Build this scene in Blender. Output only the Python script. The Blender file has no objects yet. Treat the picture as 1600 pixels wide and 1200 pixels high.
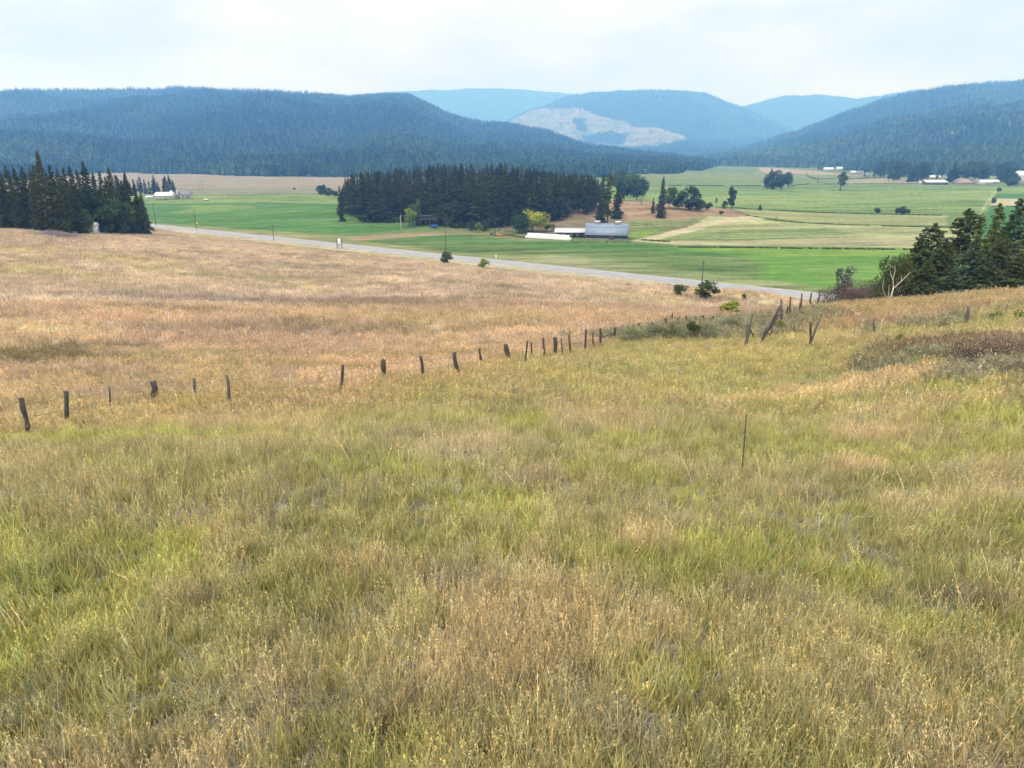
import bpy, math, random
import numpy as np
from mathutils import Vector, Matrix
R = math.radians
rng = np.random.default_rng(7)
random.seed(7)
sc = bpy.context.scene
COL = sc.collection

# ------------------------------------------------------------------ camera
F = 1067.0                       # focal length in photo pixels (photo is 1600 wide)
PITCH = R(18.6)
SP, CP = math.sin(PITCH), math.cos(PITCH)
CAM = np.array([0.0, 0.0, 42.0])
cam = bpy.data.cameras.new('camera'); co = bpy.data.objects.new('camera', cam); COL.objects.link(co)
cam.sensor_width = 36; cam.lens = 36 * F / 1600; cam.clip_start = 0.3; cam.clip_end = 40000
co.location = CAM; co.rotation_euler = (R(90) - PITCH, 0, 0)
sc.camera = co

# ------------------------------------------------------------------ sky, sun, exposure
SUN_EL, SUN_AZ = R(52), R(215)   # azimuth clockwise from +Y
w = bpy.data.worlds.new('World'); sc.world = w; w.use_nodes = True
nt = w.node_tree; nt.nodes.clear()
def N(nt, t, **k):
    n = nt.nodes.new(t)
    for a, b in k.items():
        if hasattr(n, a): setattr(n, a, b)
        else: n.inputs[a].default_value = b
    return n
sky = N(nt, 'ShaderNodeTexSky'); sky.sky_type = 'NISHITA'; sky.sun_disc = False
sky.sun_elevation = SUN_EL; sky.sun_rotation = SUN_AZ; sky.altitude = 600; sky.dust_density = 2.0
tc = N(nt, 'ShaderNodeTexCoord')
mp = N(nt, 'ShaderNodeMapping'); mp.inputs['Scale'].default_value = (1.6, 1.6, 5.0)
nz = N(nt, 'ShaderNodeTexNoise'); nz.inputs['Scale'].default_value = 1.7; nz.inputs['Detail'].default_value = 7; nz.inputs['Roughness'].default_value = .55
cr = N(nt, 'ShaderNodeValToRGB'); e = cr.color_ramp.elements
e[0].position = .30; e[0].color = (8.6, 9.5, 11.3, 1); e[1].position = .62; e[1].color = (12.2, 12.6, 13.6, 1)
cv = N(nt, 'ShaderNodeMapRange'); cv.inputs[1].default_value = .25; cv.inputs[2].default_value = .5; cv.inputs[3].default_value = .8; cv.inputs[4].default_value = 1.0
mx = N(nt, 'ShaderNodeMix'); mx.data_type = 'RGBA'
bg = N(nt, 'ShaderNodeBackground'); bg.inputs['Strength'].default_value = 0.1
wo = N(nt, 'ShaderNodeOutputWorld')
L = nt.links.new
L(tc.outputs['Generated'], mp.inputs[0]); L(mp.outputs[0], nz.inputs['Vector']); L(nz.outputs['Fac'], cr.inputs[0]); L(nz.outputs['Fac'], cv.inputs[0])
sx = N(nt, 'ShaderNodeSeparateXYZ'); el = N(nt, 'ShaderNodeMapRange'); el.inputs[1].default_value = 0; el.inputs[2].default_value = 1; el.inputs[3].default_value = .56; el.inputs[4].default_value = 1.75
gm = N(nt, 'ShaderNodeVectorMath', operation='SCALE'); L(tc.outputs['Generated'], sx.inputs[0]); L(sx.outputs[2], el.inputs[0]); L(cr.outputs[0], gm.inputs[0]); L(el.outputs[0], gm.inputs['Scale'])   # an overcast sky is brighter overhead
L(cv.outputs[0], mx.inputs[0]); L(sky.outputs[0], mx.inputs[6]); L(gm.outputs[0], mx.inputs[7]); L(mx.outputs[2], bg.inputs[0]); L(bg.outputs[0], wo.inputs[0])

sl = bpy.data.lights.new('sun', 'SUN'); sl.energy = 1.9; sl.angle = R(10); sl.color = (1.0, .95, .87)
so = bpy.data.objects.new('sun', sl); COL.objects.link(so)
sd = Vector((math.sin(SUN_AZ) * math.cos(SUN_EL), math.cos(SUN_AZ) * math.cos(SUN_EL), math.sin(SUN_EL)))
so.rotation_euler = sd.to_track_quat('Z', 'Y').to_euler(); so.location = (0, 0, 300)
sc.view_settings.view_transform = 'Standard'; sc.view_settings.look = 'None'
sc.view_settings.exposure = 0.17; sc.view_settings.gamma = 1.0; sc.view_settings.use_curve_mapping = False
cy = sc.cycles
cy.max_bounces = 6; cy.diffuse_bounces = 3; cy.glossy_bounces = 2; cy.transmission_bounces = 2; cy.volume_bounces = 3; cy.transparent_max_bounces = 4
cy.use_denoising = True
cy.use_adaptive_sampling = True; cy.adaptive_threshold = 0.02

# ------------------------------------------------------------------ numeric helpers
def ray(px, py):
    u = (px - 800) / F; v = (py - 600) / F
    return np.array([u, CP - v * SP, -(SP + v * CP)])
def at(px, py, depth):           # world point on that sight line at that camera depth
    return CAM + ray(px, py) * depth
def proj(p):
    p = np.asarray(p, float) - CAM
    dz = p[..., 1] * CP - p[..., 2] * SP
    up = p[..., 1] * SP + p[..., 2] * CP
    return 800 + F * p[..., 0] / np.maximum(dz, .1), 600 - F * up / np.maximum(dz, .1), dz

_perm = np.random.default_rng(3).integers(0, 1 << 30, 65536)
def _h(ix, iy, s):
    return (_perm[(ix * 73856093 ^ iy * 19349663 ^ s * 83492791) & 65535] & 0xffff) / 65535.0
def vnoise(x, y, s=0):
    x = np.asarray(x, float); y = np.asarray(y, float)
    ix = np.floor(x).astype(np.int64); iy = np.floor(y).astype(np.int64)
    fx = x - ix; fy = y - iy
    fx = fx * fx * (3 - 2 * fx); fy = fy * fy * (3 - 2 * fy)
    return ((_h(ix, iy, s) * (1 - fx) + _h(ix + 1, iy, s) * fx) * (1 - fy) +
            (_h(ix, iy + 1, s) * (1 - fx) + _h(ix + 1, iy + 1, s) * fx) * fy)
def fbm(x, y, s=0, o=4, g=.5):
    a, t, n = 1.0, 0, 0
    ca, sa = .8, .6
    for i in range(o):
        t = t + a * vnoise(x, y, s + i); n += a
        x, y = (x * ca - y * sa) * 2.03 + 17.3, (x * sa + y * ca) * 2.03 + 5.1; a *= g
    return t / n                 # 0..1 around .5
def sst(a, b, x):
    t = np.clip((x - a) / (b - a), 0, 1); return t * t * (3 - 2 * t)

# ------------------------------------------------------------------ terrain height
CPS = [(0,1050,9),(400,1050,9),(800,1050,9),(1200,1050,9),(1600,1050,9),(800,1200,7.4),(0,1200,7.4),(1600,1200,7.3),
 (800,900,11.5),(800,750,17),(800,650,27),(800,580,44),(800,500,80),(800,450,130),(800,425,205),
 (0,900,11.5),(0,760,16.5),(0,660,28),(0,580,44),(0,500,70),(0,420,130),(0,385,170),(0,360,215),
 (400,660,27),(400,600,38),(400,500,78),(400,440,135),(400,400,200),(400,382,290),
 (200,500,74),(200,430,140),(200,385,200),(200,362,280),(100,360,240),
 (1200,900,11.7),(1200,750,18),(1200,650,28),(1200,590,42),(1200,540,57),(1200,503,73),(1100,505,71),(1100,480,108),(1200,480,104),(1200,468,148),
 (1000,560,50),(1000,522,65),(1000,480,106),(1000,445,168),(1100,455,170),
 (600,580,45),(600,520,72),(600,460,125),(600,420,190),(600,402,250),
 (1600,900,11.3),(1600,750,16),(1600,650,22),(1600,600,27),(1600,560,35),(1600,510,50),(1600,459,75),
 (1400,560,42),(1400,510,60),(1400,473,80),(1300,480,83),(1500,466,78),(1250,486,86)]
P = [at(*c) for c in CPS] + [np.array(q, float) for q in
 [(75,99,19.5),(52,103,17),(62,98,19),(90,112,14),(120,100,15),(150,75,24),(92,70,27),(0,-20,38),(-30,-10,36.5),(30,-10,37),(-80,30,31),(80,20,35),
  (-250,150,22),(-200,60,27),(-320,300,18),(0,-120,46),(-200,-100,38),(200,-100,44),(200,20,32),(-600,300,18),(-900,0,30),(400,-50,40),(0,-600,60),(40,120,14),(60,140,8)]]
P = np.array(P)
def _k(d): return np.sqrt(d * d + 16.0)
_D = np.hypot(P[:, None, 0] - P[None, :, 0], P[:, None, 1] - P[None, :, 1])
_n = len(P); _A = np.zeros((_n + 3, _n + 3)); _A[:_n, :_n] = _k(_D) - np.eye(_n) * .6
_A[:_n, _n] = 1; _A[:_n, _n + 1:] = P[:, :2]; _A[_n, :_n] = 1; _A[_n + 1:, :_n] = P[:, :2].T
_W = np.linalg.solve(_A, np.concatenate([P[:, 2], np.zeros(3)]))
def hill(x, y):
    sh = np.shape(x); x = np.ravel(x); y = np.ravel(y); out = np.zeros(len(x))
    for i in range(0, len(x), 20000):
        a, b = x[i:i + 20000], y[i:i + 20000]
        d = np.hypot(a[:, None] - P[None, :, 0], b[:, None] - P[None, :, 1])
        out[i:i + 20000] = _k(d) @ _W[:_n] + _W[_n] + a * _W[_n + 1] + b * _W[_n + 2]
    return out.reshape(sh)
RA = np.array([-216.0, 414.0]); RB = np.array([90.5, 200.5])
RD = (RB - RA) / np.linalg.norm(RB - RA); RN = np.array([-RD[1], RD[0]])
if RN[1] < 0: RN = -RN
def road_s(x, y): return (x - RA[0]) * RN[0] + (y - RA[1]) * RN[1]      # + = valley side
def road_t(x, y): return (x - RA[0]) * RD[0] + (y - RA[1]) * RD[1]
def valley(x, y):
    k = 8.5 * np.exp(-((x + 35) / 135) ** 2 - ((y - 540) / 75) ** 2) + 6.5 * np.exp(-((x - 95) / 75) ** 2 - ((y - 500) / 60) ** 2)
    return k * sst(395, 470, y) + 5.0 * sst(1500, 3200, np.hypot(x, y)) * fbm(x / 500, y / 500, 40, 3) + .5 * (fbm(x / 60, y / 60, 41, 2) - .5)
def height(x, y):
    x = np.asarray(x, float); y = np.asarray(y, float)
    s = road_s(x, y)
    r = np.hypot(x, y)
    h = np.full(np.shape(x), 2.0)
    m = s < -5
    near = sst(2, 9, r)
    bump = (fbm(x / 9, y / 9, 11, 3) - .5) * .55 * near + (fbm(x / 30, y / 30, 14, 2) - .5) * 1.5 * sst(35, 90, r)
    if np.any(m): h = np.where(m, hill(x, y) + bump * sst(-8, -40, s), h)
    h = np.where(s < -5, h + (1.75 - h) * sst(-52, -8, s), h)
    v = valley(x, y)
    h = np.where(s > 6, 2.0 + (v - 2.0) * sst(6, 15, s), h)
    return h
def hz(x, y): return float(height(np.array([x]), np.array([y]))[0])
def ground_at(px, py, far=6000):
    d = ray(px, py); t = np.concatenate([np.linspace(4, 400, 2400), np.linspace(400, far, 3000)[1:]])
    q = CAM[None] + d[None] * t[:, None]
    g = q[:, 2] - height(q[:, 0], q[:, 1])
    i = np.argmax(g < 0)
    if g[i] >= 0: i = len(t) - 1
    a = g[i - 1] / (g[i - 1] - g[i]) if i > 0 and g[i] < 0 else 0
    tt = t[i - 1] + (t[i] - t[i - 1]) * a
    p = CAM + d * tt
    return np.array([p[0], p[1], hz(p[0], p[1])]), tt
def flat_at(px, py, z=0.0):
    d = ray(px, py); t = (z - CAM[2]) / d[2]; return CAM + d * t

# ------------------------------------------------------------------ object helpers
def tag(o, label=None, cat=None, group=None, kind=None):
    if label: o['label'] = label
    if cat: o['category'] = cat
    if group: o['group'] = group
    if kind: o['kind'] = kind
    return o
def empty(name, loc, rz=0, sc_=1):
    o = bpy.data.objects.new(name, None); COL.objects.link(o); o.empty_display_size = .1
    o.location = [float(c) for c in loc]; o.rotation_euler = (0, 0, rz); o.scale = (sc_,) * 3; return o
def mesh_np(name, V, Fs, mat=None, smooth=False, cols=None, link=True, parent=None, cname='col'):
    """Fs: array (n,k) or list of arrays with k=3/4."""
    me = bpy.data.meshes.new(name)
    if isinstance(Fs, np.ndarray): Fs = [Fs]
    Fs = [f for f in Fs if len(f)]
    V = np.asarray(V, np.float32)
    me.vertices.add(len(V)); me.vertices.foreach_set('co', V.ravel())
    lt = np.concatenate([np.full(len(f), f.shape[1]) for f in Fs]); li = np.concatenate([f.ravel() for f in Fs])
    me.loops.add(len(li)); me.loops.foreach_set('vertex_index', li.astype(np.int32))
    me.polygons.add(len(lt)); ls = np.concatenate([[0], np.cumsum(lt)[:-1]])
    me.polygons.foreach_set('loop_start', ls.astype(np.int32)); me.polygons.foreach_set('loop_total', lt.astype(np.int32))
    if smooth: me.polygons.foreach_set('use_smooth', np.ones(len(lt), bool))
    me.update(calc_edges=True)
    if cols is not None:
        a = me.attributes.new(cname, 'FLOAT_COLOR', 'POINT')
        c = np.ones((len(V), 4), np.float32); c[:, :3] = cols; a.data.foreach_set('color', c.ravel())
    if mat: me.materials.append(mat)
    o = bpy.data.objects.new(name, me)
    if link: COL.objects.link(o)
    if parent: o.parent = parent
    return o
class MB:
    """collects boxes, tubes, prisms for ONE mesh object"""
    def __init__(s): s.V = []; s.Q = []; s.T = []; s.n = 0
    def add(s, V, Q=(), T=()):
        V = np.asarray(V, float).reshape(-1, 3); s.V.append(V)
        if len(Q): s.Q.append(np.asarray(Q) + s.n)
        if len(T): s.T.append(np.asarray(T) + s.n)
        s.n += len(V); return s
    def box(s, c, d, rz=0):
        c = np.array(c, float); d = np.array(d, float) / 2
        v = np.array([[x, y, z] for z in (-1, 1) for x, y in ((-1, -1), (1, -1), (1, 1), (-1, 1))]) * d
        a, b = math.cos(rz), math.sin(rz); v = np.stack([v[:, 0] * a - v[:, 1] * b, v[:, 0] * b + v[:, 1] * a, v[:, 2]], 1)
        return s.add(v + c, [[3, 2, 1, 0], [4, 5, 6, 7], [0, 1, 5, 4], [1, 2, 6, 5], [2, 3, 7, 6], [3, 0, 4, 7]])
    def tube(s, pts, rad, n=8, cap=True):
        pts = np.asarray(pts, float); rad = np.broadcast_to(rad, len(pts)); rings = []
        for i, p in enumerate(pts):
            d = pts[min(i + 1, len(pts) - 1)] - pts[max(i - 1, 0)]; d /= np.linalg.norm(d) + 1e-9
            u = np.cross(d, [0, 0, 1.0] if abs(d[2]) < .9 else [1.0, 0, 0]); u /= np.linalg.norm(u); v = np.cross(d, u)
            a = np.linspace(0, 2 * math.pi, n, endpoint=False)
            rings.append(p + rad[i] * (np.cos(a)[:, None] * u + np.sin(a)[:, None] * v))
        V = np.concatenate(rings); Q = []
        for i in range(len(pts) - 1):
            for j in range(n): Q.append([i * n + j, i * n + (j + 1) % n, (i + 1) * n + (j + 1) % n, (i + 1) * n + j])
        T = []
        if cap:
            k = len(V); V = np.concatenate([V, [pts[0], pts[-1]]])
            for j in range(n): T.append([k, (j + 1) % n, j]); T.append([k + 1, (len(pts) - 1) * n + j, (len(pts) - 1) * n + (j + 1) % n])
        return s.add(V, Q, T)
    def prism(s, prof, x0, x1, axis='x'):
        """closed profile (y,z) extruded along x; faces as quads + fan caps"""
        prof = np.asarray(prof, float); n = len(prof)
        V = np.concatenate([np.stack([np.full(n, x), prof[:, 0], prof[:, 1]], 1) for x in (x0, x1)])
        if axis == 'y': V = V[:, [1, 0, 2]]
        Q = [[j, (j + 1) % n, n + (j + 1) % n, n + j] for j in range(n)]
        c = [[x, prof[:, 0].mean(), prof[:, 1].mean()] for x in (x0, x1)]
        if axis == 'y': c = [[q[1], q[0], q[2]] for q in c]
        V = np.concatenate([V, c]); T = [[2 * n, (j + 1) % n, j] for j in range(n)] + [[2 * n + 1, n + j, n + (j + 1) % n] for j in range(n)]
        return s.add(V, Q, T)
    def build(s, name, mat, parent=None, smooth=False):
        F_ = []
        if s.Q: F_.append(np.concatenate(s.Q))
        if s.T: F_.append(np.concatenate(s.T))
        return mesh_np(name, np.concatenate(s.V), F_, mat, smooth, parent=parent)

# ------------------------------------------------------------------ materials
def new_mat(name):
    m = bpy.data.materials.new(name); m.use_nodes = True; m.node_tree.nodes.clear(); return m, m.node_tree
def pbr(name, col, rough=.8, var=.25, scale=3.0, metal=0.0, bump=.0, stretch=(1, 1, 1)):
    m, t = new_mat(name); l = t.links.new
    o = N(t, 'ShaderNodeOutputMaterial'); b = N(t, 'ShaderNodeBsdfPrincipled'); b.inputs['Roughness'].default_value = rough; b.inputs['Metallic'].default_value = metal
    tc = N(t, 'ShaderNodeTexCoord'); mp = N(t, 'ShaderNodeMapping'); mp.inputs['Scale'].default_value = stretch
    n = N(t, 'ShaderNodeTexNoise'); n.inputs['Scale'].default_value = scale; n.inputs['Detail'].default_value = 5
    r = N(t, 'ShaderNodeMapRange'); r.inputs[1].default_value = .3; r.inputs[2].default_value = .7; r.inputs[3].default_value = 1 - var; r.inputs[4].default_value = 1 + var
    mm = N(t, 'ShaderNodeVectorMath', operation='SCALE'); mm.inputs[0].default_value = col[:3]
    l(tc.outputs['Object'], mp.inputs[0]); l(mp.outputs[0], n.inputs['Vector']); l(n.outputs['Fac'], r.inputs[0]); l(r.outputs[0], mm.inputs['Scale']); l(mm.outputs[0], b.inputs['Base Color'])
    if bump:
        bp = N(t, 'ShaderNodeBump'); bp.inputs['Strength'].default_value = bump; bp.inputs['Distance'].default_value = .05
        l(n.outputs['Fac'], bp.inputs['Height']); l(bp.outputs[0], b.inputs['Normal'])
    l(b.outputs[0], o.inputs[0]); return m
def foliage(name, col, col2=None, objvar=.3, inst=False, trans=.25, vcol=True, nscale=.35):
    """leaf/needle material: per-clump vertex tint x object tint"""
    m, t = new_mat(name); l = t.links.new
    o = N(t, 'ShaderNodeOutputMaterial'); d = N(t, 'ShaderNodeBsdfDiffuse'); tr = N(t, 'ShaderNodeBsdfTranslucent'); ms = N(t, 'ShaderNodeMixShader'); ms.inputs[0].default_value = trans
    base = N(t, 'ShaderNodeRGB'); base.outputs[0].default_value = (*col, 1); cur = base.outputs[0]
    if col2:
        oi = N(t, 'ShaderNodeObjectInfo'); g = N(t, 'ShaderNodeMix'); g.data_type = 'RGBA'; g.inputs[7].default_value = (*col2, 1)
        l(oi.outputs['Random'], g.inputs[0]); l(cur, g.inputs[6]); cur = g.outputs[2]
    if inst:
        a = N(t, 'ShaderNodeAttribute'); a.attribute_type = 'INSTANCER'; a.attribute_name = 'tint'; cur = a.outputs['Color']
    if vcol:
        a = N(t, 'ShaderNodeAttribute'); a.attribute_name = 'col'; v = N(t, 'ShaderNodeVectorMath', operation='MULTIPLY'); l(cur, v.inputs[0]); l(a.outputs['Color'], v.inputs[1]); cur = v.outputs[0]
    l(cur, d.inputs[0]); l(cur, tr.inputs[0]); l(d.outputs[0], ms.inputs[1]); l(tr.outputs[0], ms.inputs[2]); l(ms.outputs[0], o.inputs[0]); return m

M_wood = pbr('weathered_wood', (.065, .055, .048), .9, .45, 6, bump=.6, stretch=(4, 4, .6))
M_wood_green = pbr('mossy_wood', (.062, .072, .058), .9, .4, 6, bump=.6, stretch=(4, 4, .6))
M_wood_grey = pbr('grey_wood', (.125, .112, .10), .9, .4, 6, bump=.6, stretch=(4, 4, .6))
M_wood_red = pbr('reddish_wood', (.13, .075, .06), .9, .4, 6, bump=.6, stretch=(4, 4, .6))
M_wire = pbr('wire', (.16, .13, .12), .6, .2, 3)
M_bark = pbr('bark', (.07, .05, .04), .95, .3, 2)
M_pale = pbr('dead_branch', (.55, .5, .42), .8, .2, 4)
M_twig = pbr('bare_twigs', (.115, .09, .08), .9, .3, 2)

# ------------------------------------------------------------------ ground colours (own colour of soil, grass and crop, by place)
FENCE_PX = [(-500,820),(-60,690),(47,668),(105,660),(245,622),(360,622),(533,606),(601,590),(664,588),(715,580),(796,560),(869,553),(915,546),(960,530),(1000,518),(1050,508),(1100,505)]
FL = np.array([ground_at(a, b)[0][:2] for a, b in FENCE_PX] + [ground_at(1175, 500)[0][:2], ground_at(1250, 488)[0][:2], ground_at(1290, 478)[0][:2]])
FL = np.concatenate([FL, [[75, 140], [110, 190]]])
def fence_side(x, y):
    """signed distance to the old fence line, + = uphill/near side"""
    best = np.full(np.shape(x), 1e9); sg = np.ones(np.shape(x))
    for a, b in zip(FL[:-1], FL[1:]):
        d = b - a; L2 = d @ d; t = np.clip(((x - a[0]) * d[0] + (y - a[1]) * d[1]) / L2, 0, 1)
        dx = x - a[0] - t * d[0]; dy = y - a[1] - t * d[1]; q = np.hypot(dx, dy); c = d[0] * dy - d[1] * dx
        u = q < best; best = np.where(u, q, best); sg = np.where(u, np.where(c < 0, 1.0, -1.0), sg)
    return best * sg
C = lambda *a: np.array(a, float)
TAN = C(.63, .485, .31); TAN2 = C(.53, .405, .27); PINK = C(.60, .46, .36); YEL = C(.50, .45, .18); GRN = C(.39, .37, .15); LIME = C(.46, .48, .10); GREY = C(.33, .27, .225); BRN = C(.32, .25, .185); SOIL = C(.11, .085, .06)
def lerp(a, b, t): return a + (b - a) * t[..., None]
def blob(x, y, px, py, rx, ry, s=0, ang=0.0, rag=.5):
    """soft ragged patch on the ground, radii in metres"""
    if (px, py) not in _blobc: _blobc[(px, py)] = ground_at(px, py)[0]
    g = _blobc[(px, py)]; ca, sa = math.cos(ang), math.sin(ang); out = np.zeros(len(x))
    m = (np.abs(x - g[0]) < rx * 1.9) & (np.abs(y - g[1]) < ry * 1.9)
    if not m.any(): return out
    x = x[m]; y = y[m]; dx = x - g[0]; dy = y - g[1]; u = (dx * ca + dy * sa) / rx; v = (-dx * sa + dy * ca) / ry
    d = np.hypot(u, v) + rag * 2 * (fbm(x / (rx * .35 + .3), y / (ry * .35 + .3), s + 60, 3) - .5)
    out[m] = sst(1.15, .55, d); return out
_blobc = {}
TANP = [(480,418,26,12,.6,BRN*1.25),(420,436,20,7,.5,C(.33,.30,.14)),(560,475,18,6,.7,BRN*1.1),(640,470,14,5,.6,BRN*1.2),(300,470,20,7,.6,GREY),(140,545,6,3.0,.75,C(.22,.22,.09)),(20,560,6,4,.75,C(.24,.20,.09)),
        (400,515,14,4,.5,BRN*1.3),(480,520,8,4,.6,BRN*1.2),(250,480,4,1.3,.6,C(.55,.48,.42)),(30,425,26,8,.6,C(.44,.40,.16)),(100,395,40,12,.5,C(.50,.42,.17)),(350,425,20,6,.6,TAN2),(880,480,14,6,.5,TAN2*.8),(700,500,16,5,.4,YEL),
        (160,470,18,5,.5,C(.62,.5,.36)),(90,520,6,3,.55,C(.60,.54,.3)),(300,560,7,3,.5,C(.36,.36,.17)),(260,520,9,3,.4,GREY*1.1),(150,590,5,2,.5,BRN*1.4),(640,560,7,2,.6,C(.45,.37,.14)),(470,580,6,2,.6,C(.42,.36,.13)),(200,620,4,1.4,.5,BRN*1.4)]
NEARP = [(240,690,6,1.0,.9,LIME),(120,690,5,.8,.8,LIME*1.05),(820,660,1.2,1.0,.7,LIME),(700,720,1.6,1.0,.6,C(.58,.46,.38)),(640,690,1.8,.9,.5,GREY*1.2),(720,700,1.5,1.0,.55,PINK),(1080,560,9,5,.6,YEL*1.0),(1010,620,5,3,.6,YEL),(1300,560,8,3,.5,YEL*.95),
         (1330,590,5,2,.6,C(.28,.31,.10)),(1330,740,1.3,.7,.85,C(.62,.43,.30)),(1290,790,1.0,.4,.7,GREY),(1400,680,2.6,1.1,.7,C(.60,.42,.28)),(1280,620,5,1.6,.7,TAN),(1430,590,6,1.6,.75,C(.64,.47,.33)),(1560,590,2.6,1.6,.8,GREY*.85),(1500,545,6,2.6,.8,C(.22,.18,.11)),
         (1560,530,4,1.6,.7,TAN),(1560,660,3,1.0,.9,LIME*.95),(1500,720,2,1,.7,LIME*.9),(1480,490,9,4,.6,BRN*1.5),(1400,500,9,4,.7,C(.42,.28,.20)),(1330,505,6,5,.7,C(.48,.33,.22)),(1250,500,6,5,.5,C(.30,.29,.12)),(1240,530,6,2.4,.7,YEL*1.1),
         (1100,520,5,2,.4,C(.22,.25,.10)),(1030,530,9,2,.4,C(.34,.35,.15)),(860,580,4,2,.5,C(.42,.42,.2)),(130,770,1.7,.6,.6,C(.42,.34,.19)),(60,930,.8,.6,.4,C(.30,.38,.09)),(250,880,.9,.8,.6,LIME),(700,790,1.8,.6,.5,LIME*.9),(960,700,2,1.2,.6,LIME*.95),
         (560,740,1.6,1,.5,C(.40,.42,.16)),(900,640,2.6,1.3,.5,TAN2),(1000,860,.8,.6,.5,TAN2),(450,640,3,1.2,.4,PINK*.85),(1100,860,.7,.5,.5,LIME),(1440,640,3,1,.5,TAN),(1350,860,1,.7,.5,GRN*1.1),(1160,610,4,2,.5,C(.42,.4,.16)),(560,900,.9,.5,.5,TAN2),
         (350,830,1.2,.7,.4,TAN2*.9),(700,930,.8,.5,.5,GREY),(1180,940,.8,.5,.5,GREY),(1330,880,1,.4,.4,GREY),(1460,960,1,.6,.5,GREY),(850,760,1.6,.8,.5,PINK*.8)]
def hill_col(x, y):
    fs = fence_side(x, y); r = np.hypot(x, y)
    n1 = fbm(x / 14, y / 14, 1, 5); n2 = fbm(x / 4, y / 4, 2, 4); n3 = fbm(x / 1.3, y / 1.3, 4, 3)
    far = sst(70, 190, r)
    st = fbm((x * RD[0] + y * RD[1]) / 30, (x * RN[0] + y * RN[1]) / 7, 6, 4)
    tan = lerp(TAN[None] + 0 * x[:, None], TAN2, sst(.42, .62, n1))
    tan = lerp(tan, BRN * 1.35, sst(.50, .72, st) * .40 * (1 - .6 * far)); tan = lerp(tan, YEL, sst(.55, .75, fbm(x / 22, y / 22, 8, 4)) * .6); tan = lerp(tan, PINK, sst(.48, .62, n2) * .5)
    tan = lerp(tan, C(.33, .29, .15), sst(.60, .75, fbm(x / 11, y / 8, 9, 4)) * .6)
    for px, py, rx, ry, k, c in TANP: tan = lerp(tan, c, blob(x, y, px, py, rx, ry) * k)
    near = lerp(GRN[None] + 0 * x[:, None], C(.45, .40, .20), sst(.36, .6, fbm(x / 3.2, y / 3.2, 21, 5)))
    near = lerp(near, LIME * .95, sst(.52, .66, fbm(x / 2.0, y / 2.6, 22, 4)) * .6); near = lerp(near, GREY * 1.1, sst(.55, .68, fbm(x / .7, y / .9, 24, 4)) * .35); near = lerp(near, TAN2, sst(.56, .7, n2) * .55)
    mid = sst(16, 30, r) * sst(75, 55, r)
    near = lerp(near, YEL * .95, mid * sst(.4, .6, fbm(x / 6, y / 6, 25, 4)) * .5)
    tl = sst(12, 24, y) * sst(12, -6, x)                  # drier strip climbing from the fence
    near = lerp(near, C(.50, .37, .22), tl * sst(14, 2, np.abs(fs)) * .6 * sst(-30, -10, x))
    for px, py, rx, ry, k, c in NEARP: near = lerp(near, c, blob(x, y, px, py, rx, ry) * k)
    crest = sst(55, 75, y) * sst(20, 36, x)
    near = lerp(near, C(.44, .30, .20), crest * .6)
    w_ = sst(-.8, 2.2, fs + (n2 - .5) * 4 + (n3 - .5) * 2)
    far_r = sst(40, 120, r)
    return lerp(tan, near, w_), w_

VPOLY = []   # valley patches: (pixel polygon on the valley floor, colour, edge softness m, streak strength)
def vp(poly, col, soft=1.5, streak=.12): VPOLY.append((np.array([flat_at(a, b)[:2] for a, b in poly]), col * C(.60, .62, .62), soft, streak * 1.2))
G1 = C(.155, .235, .068); G2 = C(.10, .215, .05); G3 = C(.235, .32, .08); HAY = C(.44, .45, .20); STRAW = C(.60, .51, .31); DRY = C(.40, .29, .18)
vp([(-200,270),(560,270),(560,303),(440,305),(300,308),(-200,308)], C(.38,.31,.21), 6, .2)
vp([(270,296),(560,292),(560,304),(300,306)], C(.30,.27,.18), 6, .2)
vp([(-200,306),(300,304),(420,303),(560,304),(560,322),(400,318),(230,320),(-200,320)], C(.25,.33,.10), 5, .35)
vp([(-200,318),(300,318),(410,316),(560,322),(560,336),(700,352),(560,366),(430,362),(300,352),(200,346),(-200,340)], G2*1.1, 2.5, .22)
vp([(300,322),(390,322),(400,330),(280,334)], C(.22,.31,.08), 5, .2)
vp([(200,346),(430,361),(560,371),(700,385),(700,400),(400,372),(200,354)], C(.30,.30,.12), 3, .3)
vp([(540,371),(600,366),(700,361),(770,361),(700,366),(560,376)], DRY*1.0, 1.2, .25)
vp([(560,376),(700,366),(800,366),(830,376),(1000,382),(1400,388),(1480,400),(1480,455),(1290,458),(1100,448),(900,420),(700,392)], G1*.95, 1.5, .3)
vp([(690,368),(830,376),(1000,381),(1060,386),(1180,392),(1250,410),(1000,392),(830,385),(640,374)], G2*1.0, 2.5, .2)
vp([(1040,388),(1400,388),(1480,394),(1480,452),(1300,452),(1190,432),(1200,412),(1120,396)], C(.15,.30,.05), 3, .18)
vp([(1060,387),(1400,389),(1480,392),(1480,402),(1180,398)], C(.22,.34,.06), 2.5, .2)
vp([(660,392),(820,396),(1000,412),(1100,430),(1280,452),(1100,444),(900,418),(700,398)], C(.27,.31,.13), 8, .35)
vp([(760,400),(860,402),(960,418),(900,420),(800,410)], C(.31,.31,.16), 8, .4)
vp([(560,336),(640,345),(700,352),(780,358),(900,372),(1000,372),(1100,352),(1180,345),(1130,332),(1000,318),(560,318)], C(.26,.20,.12), 2.5, .3)
vp([(700,356),(780,358),(820,366),(900,374),(820,376),(700,364)], C(.24,.25,.10), 2, .3)
vp([(950,323),(1060,326),(1120,336),(1165,344),(1080,352),(985,350),(930,345),(900,330)], C(.40,.26,.165), 2.5, .3)
vp([(985,350),(1060,350),(1130,345),(1060,356),(1000,372),(980,372)], C(.21,.25,.09), 2, .3)
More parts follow.
